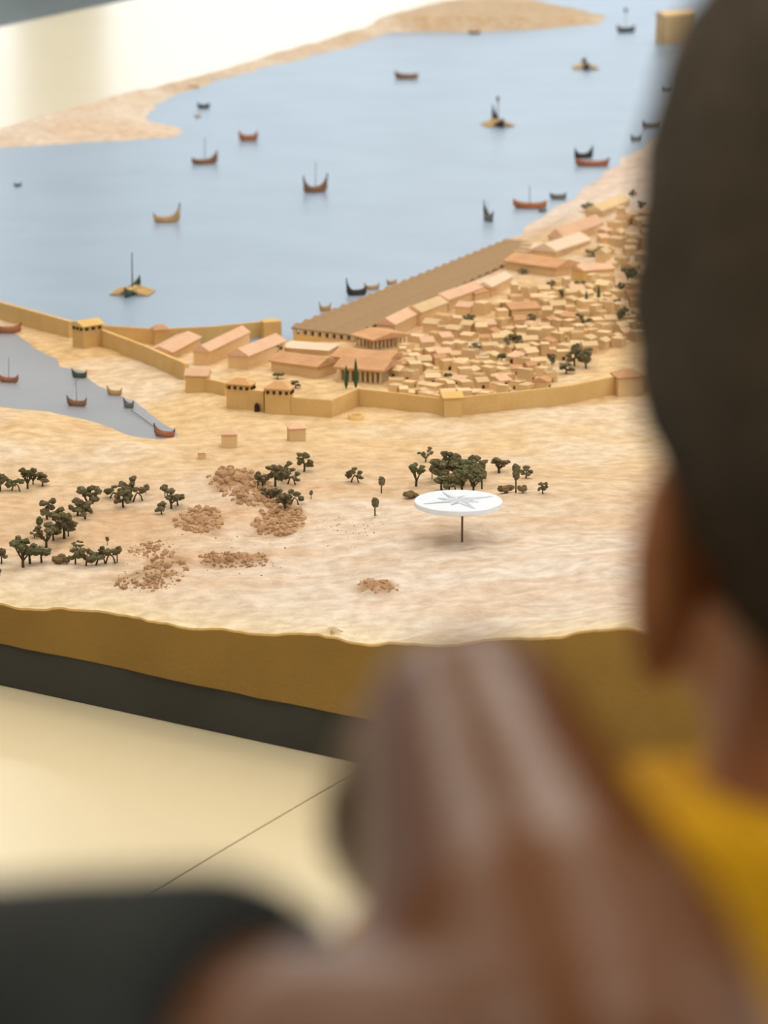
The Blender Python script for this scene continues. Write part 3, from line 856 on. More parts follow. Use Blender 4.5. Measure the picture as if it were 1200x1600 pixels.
for poly, num in ((town_px, 190), (town2_px, 34)):
    us = [p[0] for p in poly]; vs_ = [p[1] for p in poly]; cnt = 0; tries = 0
    while cnt < num and tries < 6000:
        tries += 1
        u, v = random.uniform(min(us), max(us)), random.uniform(min(vs_), max(vs_))
        if not inpoly(u, v, poly): continue
        if any(abs(u - a) < c and abs(v - b) < c * .7 for a, b, c in keep_out): continue
        if any(((u - a) / 17.0) ** 2 + ((v - b) / 7.8) ** 2 < 1 for a, b in placed): continue
        placed.append((u, v)); cnt += 1
        p = hit(u, v); sc = pxs(p)
        k = random.choice([0, 0, 1, 1, 2, 2, 3, 4, 5, 6])
        wdt = random.uniform(15, 25) * sc; dep = random.uniform(16, 26) * sc; hgt = random.uniform(10, 19) * sc
        h = empty('town_house', p, random.choice([.15, .35, -.55, 1.0]) + random.uniform(-.18, .18), (wdt, dep, hgt))
        zone = ('high up near the beach houses' if poly is town2_px else 'just behind the front wall' if v > 596 else 'near the colonnaded stoa' if u < 680 and v > 545 else
                'close to the ship sheds' if u < 740 and v < 545 else 'around the big town grove' if u > 840 and v > 545 else 'in the town centre' if v > 520 else
                'beside the head of the person in yellow' if u > 940 else 'around the two upper cypresses' if u > 860 else 'in the upper middle town')
        lb = ['flat-roofed little house with parapet', 'plain box-like little house', 'sand-coloured little gabled house', 'low-pitched little gabled house',
              'terracotta-roofed little house', 'two-storey stepped little house', 'little lean-to with sloping pinkish roof'][k] + ' ' + zone
        tag(h, lb, 'house', 'small houses crowded in the town')
        part('walls', HV[k][0], h); part('roof', HV[k][1], h)
        if v > 560: part('doorway', HV[k][2], h)

# ------------------------------------------------------------------ boats
def hull_mesh(L, B, H, stern=1.0, bow=0.7):
    """open wooden hull along x: bow +x, stern -x, waterline at z=0; returns hull MB and inner deck MB"""
    n = 15; vs = []; fs = []; prof = 5
    for i in range(n):
        t = -1 + 2 * i / (n - 1)
        half = B / 2 * max(0.04, (1 - abs(t) ** 2.4)) ** .8
        up = (stern if t < 0 else bow) * abs(t) ** 3.2
        sheer = H * (.55 + up); keel = -H * .35 + H * .75 * abs(t) ** 4 * (1 if t < 0 else .8)
        x = t * L / 2
        ring = []
        for k in range(prof):
            a = math.pi * k / (prof - 1)
            ring.append((x, -half * math.cos(a), sheer - (sheer - keel) * math.sin(a) ** .7))
        for k in range(prof):
            a = math.pi * (1 - k / (prof - 1))
            ring.append((x, -half * .78 * math.cos(a), sheer - (sheer - keel) * .55 * math.sin(a) ** .7))
        vs += ring
    m = prof * 2
    for i in range(n - 1):
        for k in range(m):
            a = i * m + k; b = i * m + (k + 1) % m
            fs.append((a, a + m, b + m, b))
    fs.append(tuple(range(m))); fs.append(tuple((n - 1) * m + k for k in range(m - 1, -1, -1)))
    return MB().add(vs, fs)

def boat(px, lpx, label, hull='hull_brown', head=0.0, hratio=.2, mast=0, yard=False, oars=False, trim=None, stern=.85, bow=.6, name='model_boat', stem=True, flag=False):
    p = at_z(px[0], px[1], Z_W); sc = pxs(p)
    app = abs(math.cos(head)) + abs(math.sin(head)) * .35
    L = lpx * sc / app if not oars else lpx * sc
    if abs(math.cos(head)) < .5: L = max(L * .55, lpx * sc)
    B = L * .35; H = L * hratio * 1.65
    if oars: L *= 1.45; B = L * .19; H = L * hratio * 1.1; yo = lpx * sc * .5
    r = empty(name, p, head); tag(r, label, 'boat', 'little boats of the harbour model')
    stern *= .72; bow *= .72
    hull_mesh(L, B, H, stern, bow).build('hull', M[hull], r, True)
    MB().box(-L * .3, L * .3, -B * .3, B * .3, H * .22, H * .28).build('deck', M['deck'], r)
    if trim:
        for sx, k in ((-1, stern), (1, bow)):
            z = H * (.55 + k)
            MB().tube([(sx * L * .40, 0, H * .1), (sx * L * .475, 0, z * .75), (sx * L * .50, 0, z * 1.08)], [B * .10, B * .10, B * .07], 6).build('stem_post', M[trim], r)
    for k in (-1, 0, 1):
        MB().box(k * L * .17 - L * .018, k * L * .17 + L * .018, -B * .40, B * .40, H * .40, H * .46).build('thwart', M['deck'], r)
    if mast:
        mh = mast * sc * UPF
        MB().tube([(0, 0, H * .1), (-.02 * L, 0, mh)], [L * .014, L * .009], 6).build('mast', M['mast'], r)
        if yard:
            MB().tube([(-.02 * L - L * .02, -L * .30, mh * .78), (-.02 * L + L * .02, L * .34, mh * .93)], L * .008, 5).build('yard', M['mast'], r)
        if flag:
            MB().box(-.02 * L - L * .09, -.02 * L + L * .07, -.001, .001, mh * .82, mh).build('furled_sail', M['mast'], r)
    if oars:
        for sy in (-1, 1):
            ob = MB()
            for k in range(12):
                x = L * (-.26 + .52 * k / 11)
                ob.tube([(x, sy * B * .42, H * .45), (x - L * .02, sy * yo, H * .04)], L * .010, 4)
                ob.box(x - L * .042, x + L * .002, min(sy * yo * .45, sy * yo), max(sy * yo * .45, sy * yo), H * .06, H * .11)
            ob.build('oar_bank', M['oar'], r)['kind'] = 'stuff'
        MB().box(-L * .27, L * .27, -B * .62, B * .62, H * .46, H * .54).build('outrigger', M['oar'], r)
    return r
PI = math.pi
boat((207, 458), 62, 'galley with spread tan oars and tall mast nearest the mole', 'hull_green', -1.75, .16, mast=62, oars=True, trim='hull_dark', name='model_galley')
boat((261, 347), 44, 'tan boat with green bow and raised stern, above the nearest galley', 'hull_tan', PI + .25, .2, trim='hull_green', stern=2.0)
boat((320, 256), 44, 'brown boat with raised stern left of the red crescent boat', 'hull_brown', PI + .3, .17, mast=40, stern=1.9)
boat((388, 220), 30, 'reddish crescent-shaped boat alone on the open sea', 'hull_red', 0.0, .3, stern=.9, bow=.9)
boat((318, 169), 20, 'tiny dark boat off the tip of the sand spit', 'hull_dark', .1, .3)
boat((309, 183), 11, 'tiniest tan dinghy just below the dark boat near the spit', 'hull_tan', .4, .3)
boat((493, 300), 42, 'brown boat with both ends raised and thin mast in mid sea', 'hull_brown', PI + .35, .22, mast=46, trim='hull_dark', stern=1.8, bow=1.6)
boat((28, 291), 13, 'tiny dark boat at the left edge of the sea', 'hull_dark', .5, .3)
boat((635, 123), 38, 'brown flat boat before the far island', 'hull_brown', -.12, .2, stern=.8, bow=.4)
boat((741, 53), 18, 'small brown boat moored under the far island', 'hull_brown', 0, .25)
boat((303, 137), 16, 'small tan boat drawn up on the far left beach', 'hull_tan', .2, .25)
boat((778, 196), 46, 'galley with oars and furled mast in the upper middle sea', 'hull_dark', -1.35, .2, mast=44, oars=True, trim='hull_brown', flag=True, name='model_galley', stern=1.8)
boat((915, 107), 40, 'galley with tan oars near the far right shore', 'hull_dark', -1.5, .2, mast=16, oars=True, name='model_galley', flag=True)
boat((978, 50), 32, 'farthest masted boat by the fort block at the top', 'hull_dark', .3, .22, mast=36, flag=True)
boat((912, 247), 32, 'dark boat behind the long brown one off the beach', 'hull_dark', .25, .25, stern=1.2, bow=1.6)
boat((925, 259), 54, 'long brown boat moored off the beach next to the person in yellow', 'hull_red', -.05, .14, trim='hull_dark')
boat((763, 345), 30, 'dark boat with tan stern pointing at the viewer off the sheds', 'hull_grey', -1.1, .34, mast=32, trim='hull_dark', stern=1.6)
boat((828, 325), 54, 'long orange-red boat with a mast at the beach', 'hull_orange', -.06, .15, mast=34)
boat((872, 311), 26, 'grey-green boat pulled to the beach behind the orange one', 'hull_grey', 0, .28, stern=.5, bow=.5)
boat((848, 331), 14, 'small dark boat beneath the end of the orange boat', 'hull_grey', .3, .3)
boat((557, 461), 34, 'dark boat with raised bow moored at the near quay side', 'hull_dark', .25, .26, stern=1.8, trim='hull_dark')
boat((581, 452), 26, 'tan boat moored behind the dark one at the quay', 'hull_tan', .3, .22, trim='hull_green')
boat((508, 486), 20, 'stubby tan boat with dark bow nearest the shed columns', 'hull_tan', .3, .4, trim='hull_dark')
boat((612, 444), 18, 'small tan boat midway along the quay', 'hull_tan', .4, .3)
boat((995, 220), 18, 'small dark boat at the far beach beside the person in yellow', 'hull_grey', 0, .35)
boat((1020, 200), 30, 'dark grey boat beside the person in yellow, second up from the beach', 'hull_grey', 0, .22)
boat((1045, 143), 16, 'small grey boat just beside the blurred hair', 'hull_grey', 0, .3)
boat((815, 389), 44, 'pale grey-green boat lying at the far end of the quay', 'hull_grey', .05, .12)
boat((12, 520), 44, 'red boat with green trim under the mole wall', 'hull_red', .1, .22, trim='hull_green')
boat((14, 597), 34, 'red masted boat at the left edge of the inner basin', 'hull_red', PI - .25, .22, mast=38)
boat((124, 590), 26, 'green boat by the sandy shore of the inner basin', 'hull_green', -.25, .3, trim='hull_dark')
boat((120, 634), 34, 'brown boat with mast and crossed yard in the inner basin', 'hull_brown', -.25, .24, mast=42, yard=True, trim='hull_dark')
boat((179, 617), 26, 'tan boat with dark keel moored near the basin shore', 'hull_tan', -.3, .28, trim='hull_brown')
boat((201, 637), 22, 'small dark grey boat beside the tan one in the basin', 'hull_grey', -.7, .34, trim='hull_dark')
boat((257, 682), 38, 'broad red boat at the inner tip of the basin', 'hull_red', -.4, .22, trim='hull_dark', stern=1.2)
rb = MB()
pa, pb = at_z(205, 641, Z_W + .003), at_z(243, 668, Z_W + .003)
ro = MB().tube([(0, 0, 0), tuple((pb - pa) * .5 + np.array([.003, -.004, -.001])), tuple(pb - pa)], .0005, 5).build('mooring_rope', M['mast']); ro.location = tuple(pa)
tag(ro, 'thin dark mooring rope between the grey and red basin boats', 'rope')

# ------------------------------------------------------------------ trees
def blob(mb, c, r, squash=.85):
    seg, rings = 8, 5
    ph = random.uniform(0, 6)
    mb.ell(c, (r * random.uniform(.85, 1.2), r * random.uniform(.85, 1.2), r * squash), seg, rings, (random.uniform(-.5, .5), random.uniform(-.5, .5), ph), .26)
def tree_variant(kind, seed):
    """unit height tree: returns trunk mesh, list of foliage meshes"""
    random.seed(seed)
    tr = MB(); leaves = []
    if kind == 'round':
        tr.tube([(0, 0, -.08), (.03, 0, .2), (0, .02, .6)], [.05, .04, .025], 6)
        for k in range(7):
            mb = MB(); a = k * .9 + random.random(); q = random.uniform(.08, .27); zc = random.uniform(.30, .86)
            for j in range(4): blob(mb, (q * math.cos(a) + random.uniform(-.08, .08), q * math.sin(a) + random.uniform(-.08, .08), zc + random.uniform(-.08, .08)), random.uniform(.075, .135))
            leaves.append(mb)
    elif kind == 'branch':
        tr.tube([(0, 0, -.08), (.02, 0, .35)], [.05, .035], 6)
        for k in range(5):
            a = k * 1.26 + random.uniform(-.4, .4) ; l = random.uniform(.14, .36); z = random.uniform(.5, .9)
            e = (l * math.cos(a), l * math.sin(a), z)
            tr.tube([(.02, 0, .22), (e[0] * .6, e[1] * .6, z * .7), e], [.03, .025, .02], 5)
            mb = MB()
            for j in range(3): blob(mb, (e[0] + random.uniform(-.07, .07), e[1] + random.uniform(-.07, .07), z + random.uniform(-.07, .09)), random.uniform(.07, .12))
            blob(mb, (e[0] * .6, e[1] * .6, z - .14), .09); leaves.append(mb)
    elif kind == 'spread':
        tr.tube([(-.2, 0, -.06), (-.1, 0, .3), (0, 0, .5)], [.045, .035, .03], 6)
        tr.tube([(.22, .04, -.06), (.15, 0, .3), (0, 0, .5)], [.04, .03, .03], 6)
        for k in range(7):
            a = k * .9; mb = MB(); zc = random.uniform(.35, .82)
            for j in range(3): blob(mb, (.36 * math.cos(a) + random.uniform(-.09, .09), .26 * math.sin(a), zc + random.uniform(-.08, .08)), random.uniform(.09, .15), .8)
            leaves.append(mb)
    elif kind == 'single':
        tr.tube([(0, 0, -.1), (.015, 0, .5)], [.04, .035], 6)
        mb = MB(); blob(mb, (0, 0, .68), .2, 1.3); blob(mb, (.05, .02, .84), .15); leaves.append(mb)
        mb = MB(); blob(mb, (-.06, -.03, .58), .14); leaves.append(mb)
    elif kind == 'bush':
        tr.tube([(0, 0, -.1), (0, 0, .3)], [.08, .05], 6)
        for k in range(4):
            mb = MB(); a = k * 1.57
            for j in range(2): blob(mb, (.42 * math.cos(a) + random.uniform(-.1, .1), .3 * math.sin(a), random.uniform(.3, .62)), random.uniform(.26, .36), .9)
            leaves.append(mb)
    elif kind == 'cypress':
        tr.tube([(0, 0, -.1), (0, 0, .2)], .03, 6)
        mb = MB().tube([(0, 0, .06), (0, 0, .2), (0, 0, .5), (.005, 0, .8), (.01, 0, 1.0)], [.05, .085, .09, .06, .012], 8)
        leaves.append(mb)
    lm = {'bush': 'bush', 'cypress': 'cypress'}.get(kind, 'leaf2' if seed % 3 == 0 else 'leaf')
    return tr.mesh('trunk', M['bark']), [l.mesh('foliage', M[lm], False) for l in leaves]
TV = {k: [tree_variant(k, 100 + i * 7 + j * 31) for j in range(4)] for i, k in enumerate(('round', 'branch', 'spread', 'single', 'bush', 'cypress'))}
random.seed(11)
def tree(u, v, hpx, kind, label, group, name='model_tree', wide=1.0, P=None):
    p = hit(u, v) if P is None else P
    sc = pxs(p); h = hpx * sc * UPF
    tv = random.choice(TV[kind])
    r = empty(name, p, random.uniform(0, 6.28) if kind not in ('spread', 'bush') else random.uniform(-.5, .5), (h * wide * (1.2 if kind in ('round', 'branch', 'spread') else 1.0),) * 2 + (h,))
    tag(r, label, 'tree' if kind != 'bush' else 'bush', group)
    part('trunk', tv[0], r)
    for l in tv[1]: part('foliage', l, r)
    return r
FT = {
 ('dark sponge tree in the left edge row above the field', 'trees of the upper left row'): [(0, 768, 30, 'round'), (24, 767, 26, 'spread'), (43, 764, 34, 'branch'), (66, 760, 26, 'round'), (52, 757, 22, 'branch')],
 ('dark sponge tree in the clump left of the soil heaps', 'trees of the middle left clump'): [(193, 793, 32, 'round'), (178, 779, 20, 'bush2'), (203, 782, 40, 'branch'), (215, 784, 30, 'spread'), (228, 772, 12, 'single')],
 ('dark sponge tree in the compact trio between left row and big clump', 'trees of the compact trio'): [(121, 806, 32, 'round'), (133, 811, 30, 'round'), (140, 800, 44, 'branch')],
 ('dark sponge tree in the open ring beside the soil heaps', 'trees of the open ring'): [(253, 804, 24, 'round'), (268, 795, 34, 'branch'), (258, 778, 22, 'single'), (278, 790, 26, 'round')],
 ('dark sponge tree in the tall left clump of the field', 'trees of the tall left clump'): [(74, 812, 34, 'round'), (90, 826, 36, 'branch'), (72, 856, 40, 'branch'), (84, 845, 30, 'round'), (100, 842, 44, 'round'), (107, 838, 30, 'single'), (62, 832, 26, 'single'), (57, 840, 12, 'bush2')],
 ('dark sponge tree in the nearest left clump by the edge', 'trees of the nearest left clump'): [(36, 886, 44, 'branch'), (47, 880, 40, 'round'), (65, 878, 32, 'round'), (30, 868, 32, 'single')],
 ('low dark sponge tree in the front row before the soil patches', 'trees of the front row'): [(122, 857, 12, 'bush2'), (118, 882, 26, 'round'), (134, 885, 30, 'round'), (157, 882, 30, 'spread'), (172, 880, 30, 'spread'), (183, 879, 26, 'single'), (168, 852, 14, 'single')],
 ('dark sponge tree cut by the left picture edge', 'trees cut by the left edge'): [(2, 880, 24, 'round'), (0, 900, 12, 'single')],
 ('dark sponge tree in the grove on the largest soil heap', 'trees on the soil heap'): [(403, 762, 26, 'single'), (410, 760, 20, 'round'), (430, 760, 36, 'round'), (440, 752, 30, 'branch'), (455, 757, 26, 'spread'), (418, 780, 18, 'bush2'), (432, 784, 22, 'round'), (445, 796, 30, 'round'), (460, 790, 26, 'spread'), (486, 780, 14, 'single')],
 ('dark sponge tree in the thick grove behind the clear disc', 'trees of the thick grove'): [(684, 752, 40, 'round'), (675, 748, 22, 'single'), (698, 748, 44, 'branch'), (713, 744, 40, 'round'), (726, 748, 40, 'round'), (740, 745, 38, 'round'), (750, 752, 36, 'branch'), (690, 766, 32, 'round'), (706, 768, 26, 'spread'), (722, 768, 34, 'branch'), (740, 770, 36, 'branch'), (753, 764, 34, 'single'), (730, 760, 30, 'spread')],
}
ORD = ['first', 'second', 'third', 'fourth', 'fifth', 'sixth', 'seventh', 'eighth', 'ninth', 'tenth', 'eleventh', 'twelfth', 'thirteenth', 'fourteenth', 'fifteenth', 'sixteenth',
       'seventeenth', 'eighteenth', 'nineteenth', 'twentieth', 'twenty-first', 'twenty-second', 'twenty-third', 'twenty-fourth', 'twenty-fifth', 'twenty-sixth']
for (lb0, gp), L in FT.items():
    for n_, (u, v, h, k) in enumerate(sorted(L)):
        lb = lb0 + ', ' + ORD[n_] + ' from left'
        if k == 'bush2': tree(u, v, h, 'spread', lb, gp, wide=1.4)
        else: tree(u, v, h, k, lb, gp)
tree(475, 737, 32, 'round', 'round bushy sponge tree alone above the soil heap', 'solitary field trees')
tree(554, 754, 24, 'spread', 'leaning sponge tree alone in the middle of the field', 'solitary field trees')
tree(596, 771, 27, 'single', 'thin lollipop tree right of the leaning one', 'solitary field trees')
tree(586, 806, 29, 'single', 'small lollipop tree nearest the viewer, left of the disc', 'solitary field trees')
tree(650, 760, 36, 'branch', 'open branching tree just left of the thick grove', 'solitary field trees')
tree(665, 722, 22, 'branch', 'green fan-shaped tree behind the thick grove', 'solitary field trees')
tree(780, 739, 26, 'branch', 'green forked tree to the right of the thick grove', 'solitary field trees', wide=1.5)
tree(806, 770, 46, 'single', 'tall slim dark tree right of the disc', 'solitary field trees', wide=.7)
tree(822, 747, 22, 'round', 'small round tree behind the tall slim one', 'solitary field trees')
tree(848, 772, 20, 'round', 'rightmost small round tree of the field', 'solitary field trees')
tree(95, 880, 15, 'bush', 'brown-green low bush between the left tree clumps', 'field bushes', 'model_bush', 1.3)
tree(642, 778, 12, 'bush', 'brown-green low bush at the left rim of the disc', 'field bushes', 'model_bush', 1.4)
tree(790, 770, 14, 'bush', 'wide brown low bush at the foot of the tall slim tree', 'field bushes', 'model_bush', 1.3)
tree(817, 770, 12, 'bush', 'little brown bush just right of the tall slim tree', 'field bushes', 'model_bush', .9)
tree(712, 755, 16, 'bush', 'olive bush in the heart of the thick grove', 'field bushes', 'model_bush', 1.3)
# trees in the town
tree(541, 607, 36, 'cypress', 'shorter left one of the two dark cypresses before the stoa', 'cypresses', 'model_cypress', .9)
tree(556, 607, 46, 'cypress', 'taller right one of the two dark cypresses before the stoa', 'cypresses', 'model_cypress', .75)
tree(916, 484, 30, 'cypress', 'slim cypress in the upper town, left one', 'cypresses', 'model_cypress', .9)
tree(935, 477, 32, 'cypress', 'slim leaning cypress in the upper town, right one', 'cypresses', 'model_cypress', .9)
def town_tree(u, v, h, k, lb, w=1.0):
    p = hit(u, v); tree(u, v, h, k, lb, 'green trees among the houses', wide=w, P=p)
for u, v, h, k, lb, w in [
    (700, 598, 16, 'round', 'dark green tree nearest the front wall tower', 1.2), (430, 556, 20, 'round', 'dark bush-like tree behind the pink warehouse', 1.5),
    (434, 592, 14, 'round', 'small tree before the terracotta hall, left one', 1.6), (461, 606, 12, 'round', 'small tree before the terracotta hall, right one', 1.6),
    (733, 510, 20, 'branch', 'green tree among houses behind the pink barrel roof', 1.1), (742, 550, 16, 'round', 'flat-topped green tree in the town centre', 1.3),
    (784, 566, 20, 'round', 'round tree on a thin stem in the town centre', 1.0), (795, 548, 28, 'branch', 'tall ragged tree in the town centre', .7), (805, 541, 20, 'round', 'pale grey-green tree beside the tall ragged one', 1.2),
    (862, 570, 18, 'round', 'small tree left of the big town grove', 1.0), (898, 572, 32, 'round', 'tallest tree of the big town grove', .9), (916, 576, 28, 'round', 'right tree of the big town grove', 1.0),
    (910, 566, 30, 'branch', 'back tree of the big town grove', .9), (884, 584, 18, 'round', 'low wide tree under the big town grove', 1.7), (816, 570, 14, 'round', 'tiny tree by a round house right of town centre', .9),
    (830, 508, 18, 'round', 'greyish tree in the middle of the town', 1.0), (818, 514, 9, 'bush', 'low grey-green hedge in the middle of the town', 1.6),
    (862, 456, 18, 'round', 'dark tree behind the town centre, left one', 1.0), (881, 466, 16, 'round', 'dark tree behind the town centre, lower one', 1.4), (905, 454, 16, 'round', 'dark tree behind the town centre, right one', 1.5),
    (876, 498, 12, 'round', 'low tree beneath the upper cypresses, left one', 1.5), (888, 505, 12, 'round', 'low tree beneath the upper cypresses, right one', 1.2), (912, 514, 24, 'branch', 'green bushy tree below the left cypress', 1.0),
    (975, 506, 26, 'round', 'grey hazy tree next to the person in yellow, lower one', 1.0), (963, 480, 14, 'round', 'small tree next to the person in yellow beneath the hazy pair', 1.2), (985, 445, 26, 'branch', 'grey hazy tree next to the person in yellow, upper one', 1.2), (972, 462, 20, 'branch', 'grey hazy tree next to the person in yellow, middle one', 1.0),
    (928, 400, 14, 'round', 'wide dark tree above the yellow-fronted block', 2.2), (918, 331, 14, 'round', 'dark tree on the upper edge of the beach', 1.8), (990, 309, 14, 'round', 'small dark tree up beside the person in yellow over the beach', 1.1),
    (1004, 330, 16, 'branch', 'small ragged tree touching the blurred head', 1.0), (1003, 385, 14, 'round', 'small dark tree against the blurred head', 1.0), (816, 428, 10, 'round', 'low dark tree beside the long brown hall', 1.8), (786, 484, 9, 'bush', 'small green hedge above the town centre', 1.6)]:
    town_tree(u, v, h, k, lb, w)

# ------------------------------------------------------------------ soil heaps: crumbs nobody could count
def crumbs(name, ell_list, n, smin, smax, label, seed):
    random.seed(seed)
    mb = MB()
    base = hit(ell_list[0][0], ell_list[0][1])
    uv = []; qs = []
    for _ in range(n):
        cx, cy, rx, ry = random.choice(ell_list)
        a = random.uniform(0, 6.28); q = math.sqrt(random.random())
        uv.append((cx + rx * q * math.cos(a), cy + ry * q * math.sin(a))); qs.append(q)
    for p, q in zip(hit_many(uv), qs):
        sc = pxs(p)
        s = (smin + (smax - smin) * random.random() ** 2.2) * sc * (1.15 - .45 * q)
        c = p - base
        mb.ell((c[0], c[1], c[2] + s * .1), (s, s * random.uniform(.8, 1.2), s * random.uniform(.6, .95)), 6, 4, (random.uniform(-.6, .6), random.uniform(-.6, .6), random.uniform(0, 6)), .22)
    o = mb.build(name, M['soil'], None, False); o.location = tuple(base)
    tag(o, label, 'soil', None, 'stuff')
crumbs('soil_heap', [(372, 752, 48, 20), (400, 775, 40, 18), (385, 765, 40, 24), (362, 745, 36, 14), (440, 800, 34, 14), (430, 822, 42, 16), (445, 812, 34, 14)], 640, 1.6, 8.0, 'brown crumbly soil heap under the trees in mid field', 1)
crumbs('soil_heap', [(312, 815, 40, 18), (315, 805, 34, 14), (310, 822, 40, 10)], 230, 1.6, 7.5, 'round brown soil heap left of the largest heap', 2)
crumbs('soil_heap', [(235, 905, 56, 16), (260, 885, 40, 14), (225, 915, 46, 9), (240, 860, 40, 14)], 280, 1.2, 6.5, 'scattered brown soil heap near the front edge', 3)
crumbs('soil_heap', [(370, 876, 58, 12), (350, 872, 40, 9)], 240, 1.2, 5.5, 'narrow band of brown soil in the foreground field', 4)
crumbs('soil_heap', [(588, 916, 34, 12), (600, 920, 24, 8)], 70, 1.2, 4, 'faint tan soil patch below the disc', 5)
crumbs('soil_heap', [(523, 990, 12, 6)], 16, 2, 4.5, 'little soil clod at the very edge of the model', 6)
crumbs('soil_heap', [(300, 860, 230, 60), (560, 820, 60, 22), (420, 850, 140, 40)], 150, .7, 2.2, 'tiny loose crumbs sprinkled over the foreground sand', 7)

# ------------------------------------------------------------------ clear orientation disc on its pin
foot = hit(722, 847); sc = pxs(foot)
R = 69 * sc; th = 8.5 * sc; ph = 54 * sc * UPF
r = empty('orientation_disc', foot); tag(r, 'round white acrylic disc with a compass star on a thin pin', 'disc')
MB().tube([(0, 0, -.01), (0, 0, ph + th * .2)], 1.7 * sc, 8).build('pin', M['pin'], r)
mb = MB(); n = 72
prof = [(0.0, ph), (R * .97, ph), (R, ph + th * .12), (R, ph + th * .88), (R * .985, ph + th), (0.0, ph + th)]
vs = []; fs = []
for k in range(n):
    a = 2 * PI * k / n
    for rr, z in prof[1:5]: vs.append((-6 * sc + rr * math.cos(a), 12 * sc + rr * math.sin(a), z))
for k in range(n):
    for j in range(3):
        a, b = 4 * k + j, 4 * ((k + 1) % n) + j
        fs.append((a, b, b + 1, a + 1))
fs.append(tuple(4 * k for k in range(n - 1, -1, -1))); fs.append(tuple(4 * k + 3 for k in range(n)))
MB().add(vs, fs).build('disc', M['acrylic'], r)
zt = ph + th
for k in range(8):
    a = 2 * PI * k / 8 + .42
    Lr = R * (.86 if k % 2 == 0 else .5)
    tip = (math.cos(a) * Lr, math.sin(a) * Lr)
    for sd_, mt in ((1, 'etch'), (-1, 'etch_light')):
        bq = a + sd_ * PI / 8
        b0 = (math.cos(bq) * R * .27, math.sin(bq) * R * .27)
        pts = [(-6 * sc + x, 12 * sc + y) for x, y in ((0, 0), b0, tip)]
        MB().prism(pts, zt, zt + .0006).build('star_point', M[mt], r)
# ------------------------------------------------------------------ people
def remesh(name, mb, voxel, m, smooth_it=6, parent=None):
    me = mb.mesh(name + '_raw')
    o = bpy.data.objects.new(name, me); COL.objects.link(o)
    md = o.modifiers.new('r', 'REMESH'); md.mode = 'VOXEL'; md.voxel_size = voxel; md.use_smooth_shade = True
    sm = o.modifiers.new('s', 'SMOOTH'); sm.iterations = smooth_it; sm.factor = .5
    dg = bpy.context.evaluated_depsgraph_get(); dg.update()
    out = bpy.data.meshes.new_from_object(o.evaluated_get(dg))
    o.modifiers.clear(); o.data = out; bpy.data.meshes.remove(me)
    out.name = name
    out.materials.clear(); out.materials.append(m)
    out.polygons.foreach_set('use_smooth', [True] * len(out.polygons))
    if parent: o.parent = parent
    return o

def hand(mb, wrist, axis, normal, side, k, curl, thumb=.6):
    """palm plus four fingers and a thumb; axis: wrist to knuckles, normal: out of the back of the hand, side: +1 thumb towards axis x normal"""
    ax = Vector(axis).normalized(); nr = Vector(normal); nr = (nr - ax * nr.dot(ax)).normalized(); lat = ax.cross(nr) * side
    W = Vector(wrist)
    for q in (-.024, -.008, .008, .024):
        mb.capsule([W + ax * .008 * k + lat * q * .6 * k, W + ax * .072 * k + lat * q * k], [.013 * k, .0115 * k], 10)
    lens = [.040, .046, .043, .034]
    for i, q in enumerate((.026, .009, -.008, -.025)):
        p = W + ax * .074 * k + lat * q * k; d = ax.copy(); rad = .0092 * k
        pts = [p.copy()]; rr = [rad]
        for j, f in enumerate((1.0, .62, .5)):
            rot = Matrix.Rotation(-curl * (1, 1.15, .8)[j] * (1 + .06 * i), 3, ax.cross(nr))
            d = rot @ d
            p = p + d * lens[i] * f * k; pts.append(p.copy()); rr.append(rad * (.95, .88, .78)[j])
        mb.capsule(pts, rr, 8)
    p = W + ax * .022 * k + lat * .026 * k
    d = (ax * .7 + lat * .75 - nr * .25).normalized() if curl < 1 else (ax * .85 + lat * .22 - nr * .55).normalized()
    p1 = p + d * .038 * k; d2 = (d * (1 - thumb) + ax * thumb * .8 - nr * .45 * thumb - lat * .2 * thumb).normalized(); p2 = p1 + d2 * .028 * k; p3 = p2 + (d2 - lat * .3 * thumb).normalized() * .022 * k
    mb.capsule([p, p1, p2, p3], [.013 * k, .0105 * k, .0095 * k, .008 * k], 8)

